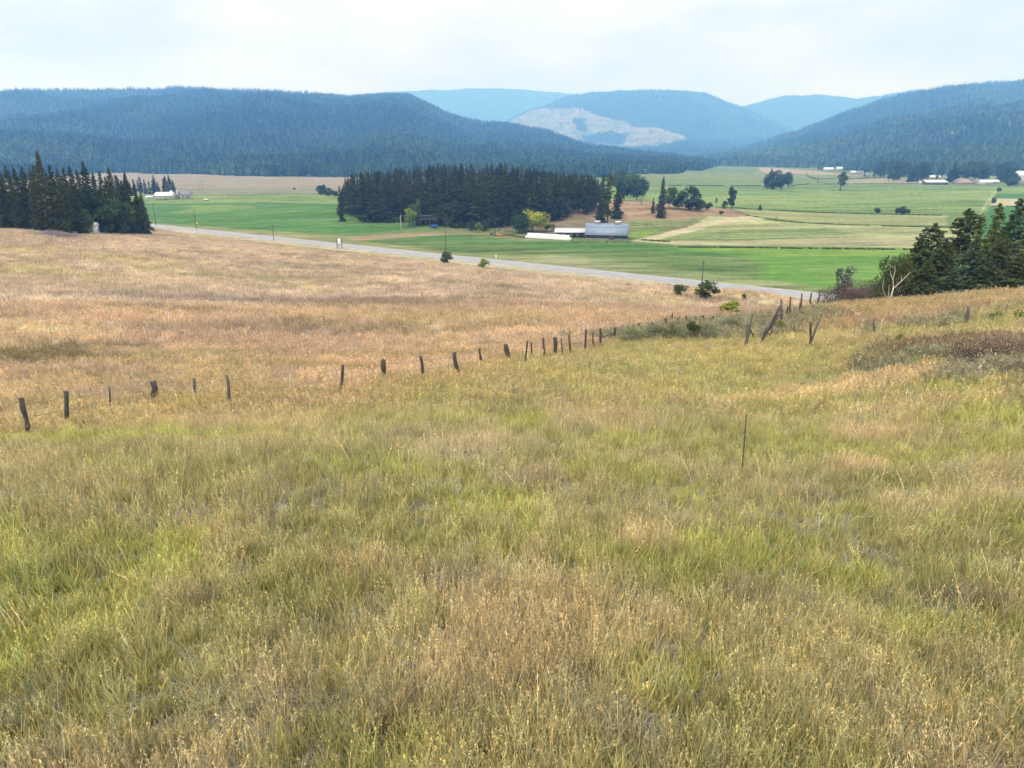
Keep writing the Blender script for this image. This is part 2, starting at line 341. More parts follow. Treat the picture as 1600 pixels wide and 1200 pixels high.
vp([(990,362),(1030,358),(1010,370),(985,371)], C(.22,.34,.05), 1.5, .2)
vp([(1110,346),(1500,356),(1500,390),(1400,386),(1200,384),(1060,382),(990,377),(1050,362)], HAY, 1.5, .3)
vp([(1180,366),(1500,376),(1500,386),(1200,382),(1090,380)], C(.41,.37,.20), 5, .3)
vp([(1080,360),(1300,356),(1340,366),(1180,376),(1000,376)], C(.27,.33,.12), 5, .35)
vp([(985,377),(1030,366),(1090,352),(1180,343),(1200,346),(1120,353),(1060,366),(1020,377)], STRAW*1.05, 1.5, .2)
vp([(1000,376),(1100,377),(1200,383),(1060,382)], STRAW*.9, 1.5, .2)
vp([(1140,331),(1480,337),(1480,352),(1280,349),(1170,344)], C(.35,.36,.15), 1.5, .3)
vp([(1130,326),(1600,334),(1700,330),(1700,290),(1200,296),(950,290),(930,320),(1060,322)], C(.215,.31,.085), 3, .35)
vp([(950,306),(1200,306),(1600,296),(1700,292),(1700,310),(1200,320),(1000,318)], C(.28,.36,.11), 14, .35)
vp([(930,281),(1700,278),(1700,296),(1200,296),(950,290)], C(.20,.28,.10), 6, .3)
vp([(1185,262),(1250,266),(1330,273),(1420,276),(1320,279),(1240,275),(1190,272)], C(.50,.37,.27), 8, .15)
vp([(1000,268),(1190,270),(1330,274),(1700,275),(1700,283),(1330,281),(1190,280),(1000,281)], C(.25,.28,.11), 8, .25)
vp([(1325,281),(1370,279),(1440,279),(1440,286),(1320,287)], C(.40,.35,.22), 5, .2)
vp([(1480,292),(1700,292),(1700,303),(1545,303),(1562,296)], C(.24,.34,.10), 3, .2)
vp([(1555,303),(1700,303),(1700,311),(1545,310)], G2, 2, .15)
vp([(1550,311),(1700,311),(1700,322),(1545,322)], STRAW, 2, .2)
vp([(1545,323),(1700,323),(1700,372),(1520,372)], C(.08,.22,.05), 1.5, .1)
vp([(1562,296),(1545,316),(1530,340),(1526,340),(1540,316),(1556,296)], HAY, 1, .2)
def pip(x, y, poly, soft, rag):
    inside = np.zeros(len(x), bool); dmin = np.full(len(x), 1e9); n = len(poly)
    for i in range(n):
        a, b = poly[i], poly[(i + 1) % n]; d = b - a
        c = ((a[1] > y) != (b[1] > y)) & (x < (b[0] - a[0]) * (y - a[1]) / (b[1] - a[1] + 1e-12) + a[0]); inside ^= c
        t = np.clip(((x - a[0]) * d[0] + (y - a[1]) * d[1]) / (d @ d + 1e-9), 0, 1)
        dmin = np.minimum(dmin, np.hypot(x - a[0] - t * d[0], y - a[1] - t * d[1]))
    return sst(-1, 1, (np.where(inside, dmin, -dmin) + rag * soft) / soft)
def valley_col(x, y):
    out = np.repeat((C(.115, .16, .055))[None], len(x), 0)
    n = (fbm(x / 25, y / 25, 30, 4) - .5) * 2
    stre = (fbm((x * .98 + y * .2) / 60, (-x * .2 + y * .98) / 6, 32, 5) - .5) * 2
    st2 = (fbm((x * .98 + y * .2) / 25, (-x * .2 + y * .98) / 2.2, 35, 3) - .5) * 2
    for poly, c, soft, k in VPOLY:
        lo = poly.min(0) - 40; hi = poly.max(0) + 40; m = (x > lo[0]) & (x < hi[0]) & (y > lo[1]) & (y < hi[1])
        if not m.any(): continue
        wgt = pip(x[m], y[m], poly, soft, n[m] * 1.2)
        mow = np.sin((x[m] * .12 + y[m] * .993) * 2 * math.pi / 8.5 + 3 * n[m]) * sst(900, 300, y[m])
        cc = c[None] * (1 + k * (.30 * mow + 1.3 * stre[m] + .9 * st2[m] + .5 * n[m]))[:, None]
        cc = lerp(cc, C(.25, .225, .12), np.clip(k * (stre[m] * 1.2 + st2[m] * .6) * 1.2, 0, .6))
        out[m] = lerp(out[m], cc, wgt)
    return out
def ground_col(x, y):
    s = road_s(x, y)
    hc = np.zeros((len(x), 3)); vc = np.zeros((len(x), 3)); m = s < -5; hc[m] = hill_col(x[m], y[m])[0]; m = s > 8; vc[m] = valley_col(x[m], y[m])
    n = fbm(x / 8, y / 8, 50, 3)
    verge = lerp(C(.27, .27, .10)[None] + 0 * x[:, None], C(.38, .33, .17), sst(.4, .6, n))
    col = lerp(hc, verge, sst(-24, -13, s + (n - .5) * 10) * .85)
    col = lerp(col, lerp(verge, C(.45, .36, .22), sst(5, 8, s) * sst(13, 8, s) * .5), sst(-9, -6, s))
    col = lerp(col, vc, sst(9, 14, s + (n - .5) * 4))
    gr = sst(9.0, 6.3, np.abs(s)); col = lerp(col, C(.34, .30, .25), gr * .7)
    return col

# ------------------------------------------------------------------ the ground sheet
th_f = np.linspace(R(-47), R(47), 1150); th_b = np.linspace(R(47), R(313), 120)[1:-1]
th = np.concatenate([th_f, th_b]); rr = np.concatenate([np.geomspace(1.0, 60, 330)[:-1], np.geomspace(60, 1600, 420)[:-1], np.geomspace(1600, 11000, 55)])
TH, RR = np.meshgrid(th, rr); GX = (RR * np.sin(TH)).ravel(); GY = (RR * np.cos(TH)).ravel()
GZ = height(GX, GY)
gc = ground_col(GX, GY)
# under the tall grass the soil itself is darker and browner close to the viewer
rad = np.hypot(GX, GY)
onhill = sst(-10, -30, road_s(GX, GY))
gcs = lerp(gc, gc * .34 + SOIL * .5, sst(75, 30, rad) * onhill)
nr, ntt = len(rr), len(th); I = np.arange(nr * ntt).reshape(nr, ntt)
A = I[:-1, :]; B = I[1:, :]; q = np.stack([A, B, np.roll(B, -1, 1), np.roll(A, -1, 1)], -1).reshape(-1, 4)
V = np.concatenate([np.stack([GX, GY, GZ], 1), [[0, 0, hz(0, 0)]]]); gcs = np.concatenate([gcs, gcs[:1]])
tri = np.stack([np.full(ntt, len(V) - 1), I[0], np.roll(I[0], -1)], 1)
M_ground, t = new_mat('ground_grass'); l = t.links.new
o_ = N(t, 'ShaderNodeOutputMaterial'); b = N(t, 'ShaderNodeBsdfPrincipled'); b.inputs['Roughness'].default_value = 1; b.inputs['Specular IOR Level'].default_value = .05
a = N(t, 'ShaderNodeAttribute'); a.attribute_name = 'col'; tcn = N(t, 'ShaderNodeTexCoord')
n1 = N(t, 'ShaderNodeTexNoise'); n1.inputs['Scale'].default_value = 1.1; n1.inputs['Detail'].default_value = 8; n1.inputs['Roughness'].default_value = .7
n2 = N(t, 'ShaderNodeTexNoise'); n2.inputs['Scale'].default_value = .16; n2.inputs['Detail'].default_value = 6
r1 = N(t, 'ShaderNodeMapRange'); r1.inputs[1].default_value = .3; r1.inputs[2].default_value = .7; r1.inputs[3].default_value = .72; r1.inputs[4].default_value = 1.28
r2 = N(t, 'ShaderNodeMapRange'); r2.inputs[1].default_value = .3; r2.inputs[2].default_value = .7; r2.inputs[3].default_value = .85; r2.inputs[4].default_value = 1.15
mu = N(t, 'ShaderNodeMath', operation='MULTIPLY'); vs = N(t, 'ShaderNodeVectorMath', operation='SCALE'); bp = N(t, 'ShaderNodeBump'); bp.inputs['Strength'].default_value = .5; bp.inputs['Distance'].default_value = .25
l(tcn.outputs['Object'], n1.inputs['Vector']); l(tcn.outputs['Object'], n2.inputs['Vector']); l(n1.outputs['Fac'], r1.inputs[0]); l(n2.outputs['Fac'], r2.inputs[0])
l(r1.outputs[0], mu.inputs[0]); l(r2.outputs[0], mu.inputs[1]); l(mu.outputs[0], vs.inputs['Scale']); l(a.outputs['Color'], vs.inputs[0]); l(vs.outputs[0], b.inputs['Base Color'])
l(n1.outputs['Fac'], bp.inputs['Height']); l(bp.outputs[0], b.inputs['Normal']); l(b.outputs[0], o_.inputs[0])
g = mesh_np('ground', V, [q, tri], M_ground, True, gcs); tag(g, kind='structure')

# ------------------------------------------------------------------ road and farm track
def strip(name, pts, w, zoff, mat, res=6.0):
    pts = np.array(pts, float); seg = np.hypot(*np.diff(pts, axis=0).T); s = np.concatenate([[0], np.cumsum(seg)]); m = int(s[-1] / res) + 2
    ss = np.linspace(0, s[-1], m); c = np.stack([np.interp(ss, s, pts[:, 0]), np.interp(ss, s, pts[:, 1])], 1)
    d = np.gradient(c, axis=0); d /= np.linalg.norm(d, axis=1)[:, None]; nn = np.stack([-d[:, 1], d[:, 0]], 1); K = 5; rows = []
    for k in np.linspace(-1, 1, K):
        p = c + nn * k * w / 2; rows.append(np.stack([p[:, 0], p[:, 1], height(p[:, 0], p[:, 1]) + zoff], 1))
    V = np.stack(rows, 1).reshape(-1, 3); I = np.arange(m * K).reshape(m, K); q = np.stack([I[:-1, :-1], I[:-1, 1:], I[1:, 1:], I[1:, :-1]], -1).reshape(-1, 4)[:, ::-1]
    return tag(mesh_np(name, V, q, mat, True), kind='structure')
M_asph = pbr('worn_asphalt', (.27, .27, .295), .95, .10, .25, stretch=(1, 1, 1))
M_paint = pbr('road_paint', (.72, .70, .6), .8, .15, 1)
M_yel = pbr('yellow_road_paint', (.55, .42, .12), .8, .15, 1)
ra, rb = RA - RD * 420, RA + RD * 760
strip('road', [ra, rb], 10.4, .035, M_asph)
for k, m_, nme in ((4.1, M_paint, 'road_edge_line'), (-4.1, M_paint, 'road_edge_line'), (0, M_yel, 'road_centre_line')):
    strip(nme, [ra + RN * k, rb + RN * k], .14, .05, m_)
# ------------------------------------------------------------------ tree builders (mesh data only)
def _tris(cen, d, s_, l_, rg):
    """small leaf/needle faces: cen (n,3), pointing direction d (n,3), width s_, length l_ -> one bent quad each"""
    n = len(cen); d = d / (np.linalg.norm(d, axis=1)[:, None] + 1e-9)
    r = rg.normal(size=(n, 3)); u = np.cross(d, r); u /= np.linalg.norm(u, axis=1)[:, None] + 1e-9
    s_ = np.broadcast_to(s_, n)[:, None]; l_ = np.broadcast_to(l_, n)[:, None]
    V = np.stack([cen - d * l_ * .5, cen + u * s_ * .5, cen + d * l_ * .5, cen - u * s_ * .5], 1).reshape(-1, 3)
    return V, np.arange(4 * n).reshape(n, 4)
def conifer(seed, h, rad, whorls, nb, ncl, t0=.08, shape=.8, leaf=.5, ragged=.35, droop=.25, thick=.5, lean=.0):
    rg = np.random.default_rng(seed); cs, ds, sz, cc = [], [], [], []; nbr = whorls * nb; gap = rg.uniform(0, 2 * math.pi, 5); gt = rg.uniform(t0, .8, 5)
    for i in range(nbr):
        f0 = ((i + rg.random()) / nbr); t = t0 + (1 - t0) * f0 ** 1.08
        a = rg.uniform(0, 2 * math.pi)
        env = max(1 - t, .012) ** shape * (.72 + .28 * min(1, (t - t0) / .15)) * (1 + .22 * math.sin(t * 19 + seed) * ragged * 2)
        for g1, g2 in zip(gap, gt):
            if abs(t - g2) < .07 and math.cos(a - g1) > .4: env *= 1 - ragged
        L_ = rad * env * rg.uniform(1 - ragged * .9, 1.1)
        if rg.random() < .05: L_ *= 1.25
        out = np.array([math.cos(a), math.sin(a), 0]); up = .25 - droop * (1 - t) * 2 + rg.normal() * .10
        m = max(2, int(ncl * (.3 + .8 * L_ / rad)))
        f = rg.uniform(.10, 1, m) ** .7; side = np.array([-math.sin(a), math.cos(a), 0])
        c = out * (L_ * f)[:, None] + side * (rg.normal(size=m) * .20 * L_ * (1.15 - f))[:, None]
        c[:, 2] = t * h + L_ * up * f - droop * .5 * L_ * f ** 2 + rg.normal(size=m) * .10 * thick * L_ + rg.normal(size=m) * .05
        c[:, 2] = np.maximum(c[:, 2], .05)
        cs.append(c); ds.append(out * .8 + side * (rg.normal(size=m) * .8)[:, None] + np.array([0, 0, -.15]) + rg.normal(size=(m, 3)) * .3)
        sz.append(np.full(m, leaf) * rg.uniform(.6, 1.25, m) * (.45 + .55 * (L_ / rad))); b = rg.uniform(.62, 1.38); cc.append(np.full(m, b) * rg.uniform(.75, 1.25, m))
    tp = 6; c = np.zeros((tp, 3)); c[:, 2] = h * np.linspace(.94, 1.0, tp); cs.append(c); ds.append(np.tile([0, 0, 1.0], (tp, 1)) + rg.normal(size=(tp, 3)) * .3); sz.append(np.full(tp, leaf * .5)); cc.append(np.full(tp, 1.0))
    cs = np.concatenate(cs); ds = np.concatenate(ds); sz = np.concatenate(sz); cc = np.concatenate(cc)
    V, Q = _tris(cs, ds, sz * thick * 1.25, sz * 1.3, rg)
    hue = rg.normal(size=len(cc)) * .06; col = np.stack([cc * (1 + hue), cc, cc * (1 - hue)], 1)
    tr = MB(); k = 6; zz = np.linspace(-.6, h * .97, k); tr.tube(np.stack([np.sin(zz * .3) * lean, np.cos(zz * .21) * lean * .5, zz], 1), np.linspace(h * .013 + .05, .02, k), 7)
    return (V, Q, np.repeat(np.clip(col, .2, 2), 4, 0)), tr
def broadleaf(seed, h, rx, ry, z0, lobes, nleaf, leaf, trunks=1, shape='round', twig=False):
    """crown of leaf clumps scattered round lobes; rx, ry radii, z0 crown base"""
    rg = np.random.default_rng(seed); cz = (h + z0) / 2; rz = (h - z0) / 2; C_ = []; LR = []
    for i in range(lobes):
        for _ in range(30):
            p = rg.uniform(-1, 1, 3)
            if np.linalg.norm(p) < 1: break
        k = 1.0
        if shape == 'vase': k = .55 + .5 * (p[2] + 1) / 2
        if shape == 'dome': k = 1.05 - .15 * (p[2] + 1) / 2
        C_.append([p[0] * rx * .72 * k, p[1] * ry * .72 * k, cz + p[2] * rz * .78]); LR.append(rg.uniform(.28, .48) * min(rx, rz * 1.3))
    C_ = np.array(C_); LR = np.array(LR); idx = rg.integers(0, lobes, nleaf); d = rg.normal(size=(nleaf, 3)); d /= np.linalg.norm(d, axis=1)[:, None]
    r_ = rg.uniform(.25, 1.12, nleaf) ** .6; c = C_[idx] + d * (LR[idx] * r_)[:, None] * np.array([1, 1, .85]); c[:, 2] = np.maximum(c[:, 2], .08)
    lb = rg.uniform(.7, 1.3, lobes); cc = lb[idx] * rg.uniform(.7, 1.3, nleaf)
    V, Q = _tris(c, d + rg.normal(size=(nleaf, 3)) * .8, leaf * rg.uniform(.5, 1.1, nleaf), leaf * rg.uniform(.7, 1.5, nleaf), rg)
    hue = rg.normal(size=nleaf) * .08; col = np.stack([cc * (1 + hue), cc, cc * (1 - hue)], 1)
    tr = MB(); zb = z0 + .2 * (h - z0)
    for k in range(trunks):
        b0 = np.array([rg.normal() * .15 * (trunks > 1) * rx, rg.normal() * .15 * (trunks > 1) * ry, -.3]); b1 = np.array([b0[0] * 1.5 + rg.normal() * .04 * h, b0[1] * 1.5, zb])
        tr.tube([b0, (b0 + b1) / 2 + rg.normal(size=3) * .02 * h, b1], [h * .022 + .02, h * .018 + .015, h * .012 + .01], 6)
        for i in rg.permutation(lobes)[:max(3, lobes // (2 * trunks))]:
            m_ = (b1 + C_[i]) / 2 + rg.normal(size=3) * .05 * h; tr.tube([b1, m_, C_[i]], [h * .010 + .01, h * .007 + .006, .01], 5, False)
    return (V, Q, np.repeat(np.clip(col, .2, 2), 4, 0)), tr

KINDS = {}
def kind(key, data, leafmat, barkmat=None):
    (V, Q, c), tr = data; KINDS[key] = (V, Q, c, tr, leafmat, barkmat or M_bark); KINDS[key + '/m'] = None
def plant(key, name, loc, rz, s_, label, cat, group=None, sz=1.0):
    """one tree or shrub: Empty at its foot > trunk, crown (mesh data shared between repeats)"""
    V, Q, c, tr, lm, bm = KINDS[key]
    r = empty(name, loc, rz, 1); r.scale = (s_, s_, s_ * sz); tag(r, label, cat, group)
    if KINDS[key + '/m'] is None:
        a = mesh_np('crown', V, Q, lm, False, c, parent=r); b_ = tr.build('trunk' if name.endswith('tree') else 'stem', bm, r, True); KINDS[key + '/m'] = (a.data, b_.data)
    else:
        for n_, d_ in zip(('crown', 'trunk' if name.endswith('tree') else 'stem'), KINDS[key + '/m']):
            o = bpy.data.objects.new(n_, d_); COL.objects.link(o); o.parent = r
    return r

F_fir = foliage('dark_fir_needles', (.040, .060, .024), (.092, .096, .034), trans=.14)
F_firg = foliage('blue_green_needles', (.10, .145, .085), (.11, .155, .08), trans=.15)
F_pine = foliage('pine_needles', (.075, .105, .048), (.10, .12, .05), trans=.15)
F_oliv = foliage('olive_leaves', (.075, .095, .035), (.10, .11, .04), trans=.25)
F_leaf = foliage('green_leaves', (.07, .115, .04), (.10, .14, .045), trans=.3)
F_dark = foliage('dark_leaves', (.055, .088, .045), (.075, .105, .05), trans=.2)
F_yell = foliage('yellow_green_leaves', (.34, .36, .06), (.35, .36, .06), trans=.35)
F_ylow = foliage('lime_leaves', (.20, .26, .05), (.24, .27, .05), trans=.3)
F_firn = foliage('near_fir_needles', (.085, .115, .055), (.11, .13, .055), trans=.2)
F_rust = foliage('rusty_needles', (.11, .075, .045), (.085, .07, .04), trans=.15)
F_grey = foliage('grey_twigs', (.16, .13, .115), (.13, .115, .10), trans=.1)
F_silver = foliage('silver_leaves', (.14, .17, .13), (.16, .18, .14), trans=.2)
F_sage = foliage('sage_leaves', (.21, .23, .13), (.24, .24, .14), trans=.2)
F_yelg = foliage('yellowish_needles', (.15, .185, .05), (.16, .19, .055), trans=.25)

for i in range(6): kind('fir%d' % i, conifer(100 + i, 26, 3.7 + .4 * (i % 3), 26, 9, 9, t0=.06 + .05 * (i % 3), shape=.62 + .06 * (i % 4), leaf=1.4, ragged=.45, droop=.2, thick=.5), F_fir)
for i in range(2): kind('rfir%d' % i, conifer(120 + i, 26, 3.4, 24, 8, 7, t0=.2, shape=.65, leaf=1.3, ragged=.5, droop=.2, thick=.45), F_rust)
for i in range(3): kind('nfir%d' % i, conifer(140 + i, 26, 4.6, 40, 11, 15, t0=.03, shape=.75, leaf=1.1, ragged=.35, droop=.3, thick=.45), F_fir)
for i in range(3): kind('sfir%d' % i, conifer(150 + i, 10, 2.2, 12, 6, 5, t0=.06, leaf=.9, ragged=.3, thick=.45), F_firg)
kind('pine', conifer(160, 26, 3.4, 20, 8, 12, t0=.34, shape=.45, leaf=1.2, ragged=.6, droop=.05, thick=.55), F_pine)
kind('spire', conifer(170, 26, 5.0, 46, 12, 16, t0=.06, shape=.75, leaf=1.0, ragged=.42, droop=.3, thick=.45), F_fir)

# ------------------------------------------------------------------ scattered stuff (grass, far forest): points + instances of a few source meshes
def source_coll(name, objs):
    c = bpy.data.collections.new(name)
    for o in objs: c.objects.link(o)
    return c
def scatter(name, pts, rot, scl, idx, tint, coll, label=None):
    me = bpy.data.meshes.new(name); n = len(pts); me.vertices.add(n); me.vertices.foreach_set('co', np.asarray(pts, np.float32).ravel())
    for nm, arr in (('rot', rot), ('scl', scl), ('tint', tint)):
        a = me.attributes.new(nm, 'FLOAT_VECTOR', 'POINT'); a.data.foreach_set('vector', np.asarray(arr, np.float32).ravel())
    a = me.attributes.new('idx', 'INT', 'POINT'); a.data.foreach_set('value', np.asarray(idx, np.int32))
    o = bpy.data.objects.new(name, me); COL.objects.link(o)
    ng = bpy.data.node_groups.new(name + '_nodes', 'GeometryNodeTree')
    ng.interface.new_socket('Geometry', in_out='INPUT', socket_type='NodeSocketGeometry'); ng.interface.new_socket('Geometry', in_out='OUTPUT', socket_type='NodeSocketGeometry')
    gi = ng.nodes.new('NodeGroupInput'); go = ng.nodes.new('NodeGroupOutput'); ip = ng.nodes.new('GeometryNodeInstanceOnPoints'); ci = ng.nodes.new('GeometryNodeCollectionInfo')
    ci.inputs['Collection'].default_value = coll; ci.inputs['Separate Children'].default_value = True; ci.inputs['Reset Children'].default_value = True
    ip.inputs['Pick Instance'].default_value = True
    def att(nm, ty):
        q = ng.nodes.new('GeometryNodeInputNamedAttribute'); q.data_type = ty; q.inputs['Name'].default_value = nm; return q.outputs['Attribute']
    K = ng.links.new; K(gi.outputs[0], ip.inputs['Points']); K(ci.outputs[0], ip.inputs['Instance']); K(att('idx', 'INT'), ip.inputs['Instance Index'])
    er = ng.nodes.new('FunctionNodeEulerToRotation'); K(att('rot', 'FLOAT_VECTOR'), er.inputs[0]); K(er.outputs[0], ip.inputs['Rotation']); K(att('scl', 'FLOAT_VECTOR'), ip.inputs['Scale']); K(ip.outputs[0], go.inputs[0])
    m = o.modifiers.new('scatter', 'NODES'); m.node_group = ng
    return tag(o, label, kind='stuff')

# ------------------------------------------------------------------ grass tufts
M_gr = foliage('grass_blades', (1, 1, 1), inst=True, trans=.35)
def tuft(name, seed, n, rad, h0, h1, wd, bend, seg=3, heads=0, curl=0.0, hc=(1.12, 1.04, .93)):
    rg = np.random.default_rng(seed); Vs, Qs, Cs = [], [], []; k = 0
    for i in range(n):
        a = rg.uniform(0, 2 * math.pi); r_ = rad * math.sqrt(rg.random()); b0 = np.array([math.cos(a) * r_, math.sin(a) * r_, -.03]); h = rg.uniform(h0, h1)
        az = rg.uniform(0, 2 * math.pi); be = bend * rg.uniform(.2, 1.3); d = np.array([math.cos(az), math.sin(az), 0]); sd_ = rg.uniform(0, math.pi); sv = np.array([math.cos(sd_), math.sin(sd_), 0])
        ww = wd * rg.uniform(.5, 1.5); cb = .62 + .80 * rg.random() ** 1.3; hue = rg.normal() * .07; c = np.array([cb * (1 + hue), cb, cb * (1 - 1.5 * hue)])
        tt = np.linspace(0, 1, seg + 1); pz = h * (tt - curl * tt ** 2.5 * rg.uniform(.5, 1.2)); px = h * be * tt ** 1.8; pts = b0 + d * px[:, None]; pts[:, 2] += pz
        wv = ww * np.array([.8] + [1 - .25 * q for q in tt[1:-1]] + [.12])
        V = np.stack([pts - sv * wv[:, None] / 2, pts + sv * wv[:, None] / 2], 1).reshape(-1, 3); Vs.append(V)
        Qs.append(np.array([[2 * j, 2 * j + 1, 2 * j + 3, 2 * j + 2] for j in range(seg)]) + k); Cs.append(np.tile(c, (len(V), 1))); k += len(V)
        if heads and rg.random() < heads:
            m = 5; f = rg.uniform(.72, 1.0, m); cen = np.stack([np.interp(f, tt, pts[:, j]) for j in range(3)], 1) + rg.normal(size=(m, 3)) * ww * 1.2
            V, Q = _tris(cen, np.tile(d * .4 + [0, 0, 1], (m, 1)) + rg.normal(size=(m, 3)) * .5, ww * 1.35, ww * 4.6, rg); Vs.append(V); Qs.append(Q + k); Cs.append(np.tile(c * np.array(hc), (len(V), 1))); k += len(V)
    return mesh_np(name, np.concatenate(Vs), np.concatenate(Qs), M_gr, False, np.clip(np.concatenate(Cs), .1, 2.2), link=False)
def wiry(name, seed, n, rad, h0, h1, wd):
    """branching dry weed: forked stalks"""
    rg = np.random.default_rng(seed); mb = MB()
    for i in range(n):
        p = np.array([rg.normal() * rad * .3, rg.normal() * rad * .3, -.03]); d = np.array([rg.normal() * .5, rg.normal() * .5, 1.0]); h = rg.uniform(h0, h1); pts = [p]
        for j in range(3): d = d + rg.normal(size=3) * .35; d /= np.linalg.norm(d); p = p + d * h / 3; pts.append(p)
        mb.tube(pts, [wd, wd * .8, wd * .6, wd * .3], 3, False)
        for j in range(4):
            q = pts[1] + (pts[2] - pts[1]) * rg.random() if j % 2 else pts[2] + (pts[3] - pts[2]) * rg.random(); e_ = d + rg.normal(size=3) * .9; mb.tube([q, q + e_ * h * .22], [wd * .5, wd * .2], 3, False)
    V = np.concatenate(mb.V); c = np.ones((len(V), 3)) * rg.uniform(.8, 1.2); return mesh_np(name, V, np.concatenate(mb.Q), M_gr, False, c, link=False)
near_src = source_coll('grass_near', [tuft('a%02d' % i, 200 + i, 20, .10, .14, .36, .014, .5) for i in range(4)] +           # 0-3 green blades
    [tuft('b%02d' % i, 210 + i, 13, .13, .26, .54, .006, .30, heads=.9) for i in range(3)] +                                   # 4-6 dry stalks
    [tuft('c%02d' % i, 220 + i, 26, .15, .10, .27, .010, 1.2, curl=.75) for i in range(4)] +                                   # 7-10 curled dead thatch
    [wiry('d%02d' % i, 230 + i, 7, .25, .35, .7, .005) for i in range(2)] +                                                    # 11-12 forked weeds
    [tuft('e%02d' % i, 235 + i, 2, .05, .6, .95, .009, .45, heads=1, seg=4) for i in range(2)])                               # 13-14 long pale stems
mid_src = source_coll('grass_mid', [tuft('a%02d' % i, 240 + i, 20, .24, .18, .40, .026, .45, seg=2) for i in range(4)] +
    [tuft('b%02d' % i, 250 + i, 16, .26, .24, .54, .017, .3, seg=2, heads=.7) for i in range(3)] +
    [tuft('c%02d' % i, 260 + i, 24, .30, .12, .30, .022, 1.1, seg=2, curl=.6) for i in range(4)] +
    [wiry('d%02d' % i, 270 + i, 9, .5, .4, .9, .010) for i in range(2)] +
    [tuft('e%02d' % i, 275 + i, 3, .2, .55, .9, .016, .4, heads=1) for i in range(2)])
far_src = source_coll('grass_far', [tuft('a%02d' % i, 280 + i, 24, .8, .18, .50, .06, .4, seg=1) for i in range(4)] + [tuft('b%02d' % i, 290 + i, 24, .8, .25, .65, .05, .3, seg=2) for i in range(3)])
def ring_pts(r0, r1, dens, half=43):
    n = int(dens * R(2 * half) / 2 * (r1 ** 2 - r0 ** 2)); r = np.sqrt(rng.uniform(r0 ** 2, r1 ** 2, n)); a = rng.uniform(-R(half), R(half), n); return r * np.sin(a), r * np.cos(a)
def grass(name, r0, r1, dens, coll, far=False, s0=1.0, half=43):
    x, y = ring_pts(r0, r1, dens, half); s = road_s(x, y); k = s < -12; x, y = x[k], y[k]
    if not far:
        k = rng.random(len(x)) < .5 + .9 * sst(.30, .62, fbm(x / .45, y / .45, 77, 2)); x, y = x[k], y[k]
    z = height(x, y); col, w_ = hill_col(x, y); n = len(x)
    sv = road_s(x, y); green = (col[:, 1] / col[:, 0]); bri = col.mean(1)
    u = rng.random(n); cl = fbm(x / 1.1, y / 1.1, 70, 3); cl2 = fbm(x / .33, y / .33, 74, 2)
    pg = sst(.70, 1.04, green) * .74 + .05; pc = sst(.42, .60, cl) * .5 + .12 + .25 * (bri < .3)
    if far: ty = np.where(u < pg, 0, 4); idx = ty + np.where(ty == 0, rng.integers(0, 4, n), rng.integers(0, 3, n))
    else:
        gsel = sst(.30, .70, cl2 + (pg - .5) * .9) * .45 + .45 * pg                # green blades stand in bunches
        ty = np.where(u < gsel * (1 - pc * .6), 0, np.where(u < 1 - pc * .9, 4, 7)); idx = ty + np.where(ty == 4, rng.integers(0, 3, n), rng.integers(0, 4, n))
        q_ = rng.random(n); idx = np.where((q_ < .012 + .08 * sst(.5, .7, fbm(x / 3, y / 3, 72, 3))) & (ty == 4), rng.integers(11, 13, n), idx); idx = np.where(q_ > .995, rng.integers(13, 15, n), idx)
    gmul = np.where(ty[:, None] == 0, C(1.06, 1.0, .66), np.where(ty[:, None] == 4, C(1.02, 1.0, 1.02), C(.98, .94, 1.02)))
    tint = col * gmul; grey = tint.mean(1)[:, None]
    tint = np.where(ty[:, None] == 7, grey * .5 + C(.38, .31, .27) * .5, tint)
    tint = np.where((idx > 12)[:, None], C(.62, .54, .38), tint)
    g_ = tint.mean(1)[:, None]; hf = .80 + .42 * fbm(x / .8, y / .8, 75, 3) if not far else .62 + .8 * fbm(x / 2.2, y / 2.2, 76, 3)
    tint = (tint * .70 + g_ * .30) * (rng.uniform(.72, 1.30, n) * hf)[:, None] * lerp(np.repeat(C(1.14, 1.115, 1.06)[None], n, 0), C(1.24, 1.25, 1.08), w_)
    hs = s0 * rng.uniform(.6, 1.4, n) * (.8 + .5 * fbm(x / 5, y / 5, 71, 3))
    scl = np.stack([s0 * rng.uniform(.85, 1.2, n)] * 2 + [hs], 1)
    rot = np.stack([rng.normal(0, .10, n) + .02, rng.normal(0, .10, n), rng.uniform(0, 6.28, n)], 1)
    return scatter(name, np.stack([x, y, z], 1), rot, scl, idx, tint, coll)
grass('grass', 4, 13, 190, near_src, half=47)
grass('grass', 13, 26, 80, near_src, s0=1.12, half=45)
grass('grass', 26, 62, 26, mid_src, s0=1.05)
grass('grass', 62, 100, 7, mid_src, s0=1.35)
grass('grass', 88, 420, 1.5, far_src, far=True, s0=1.1, half=42)
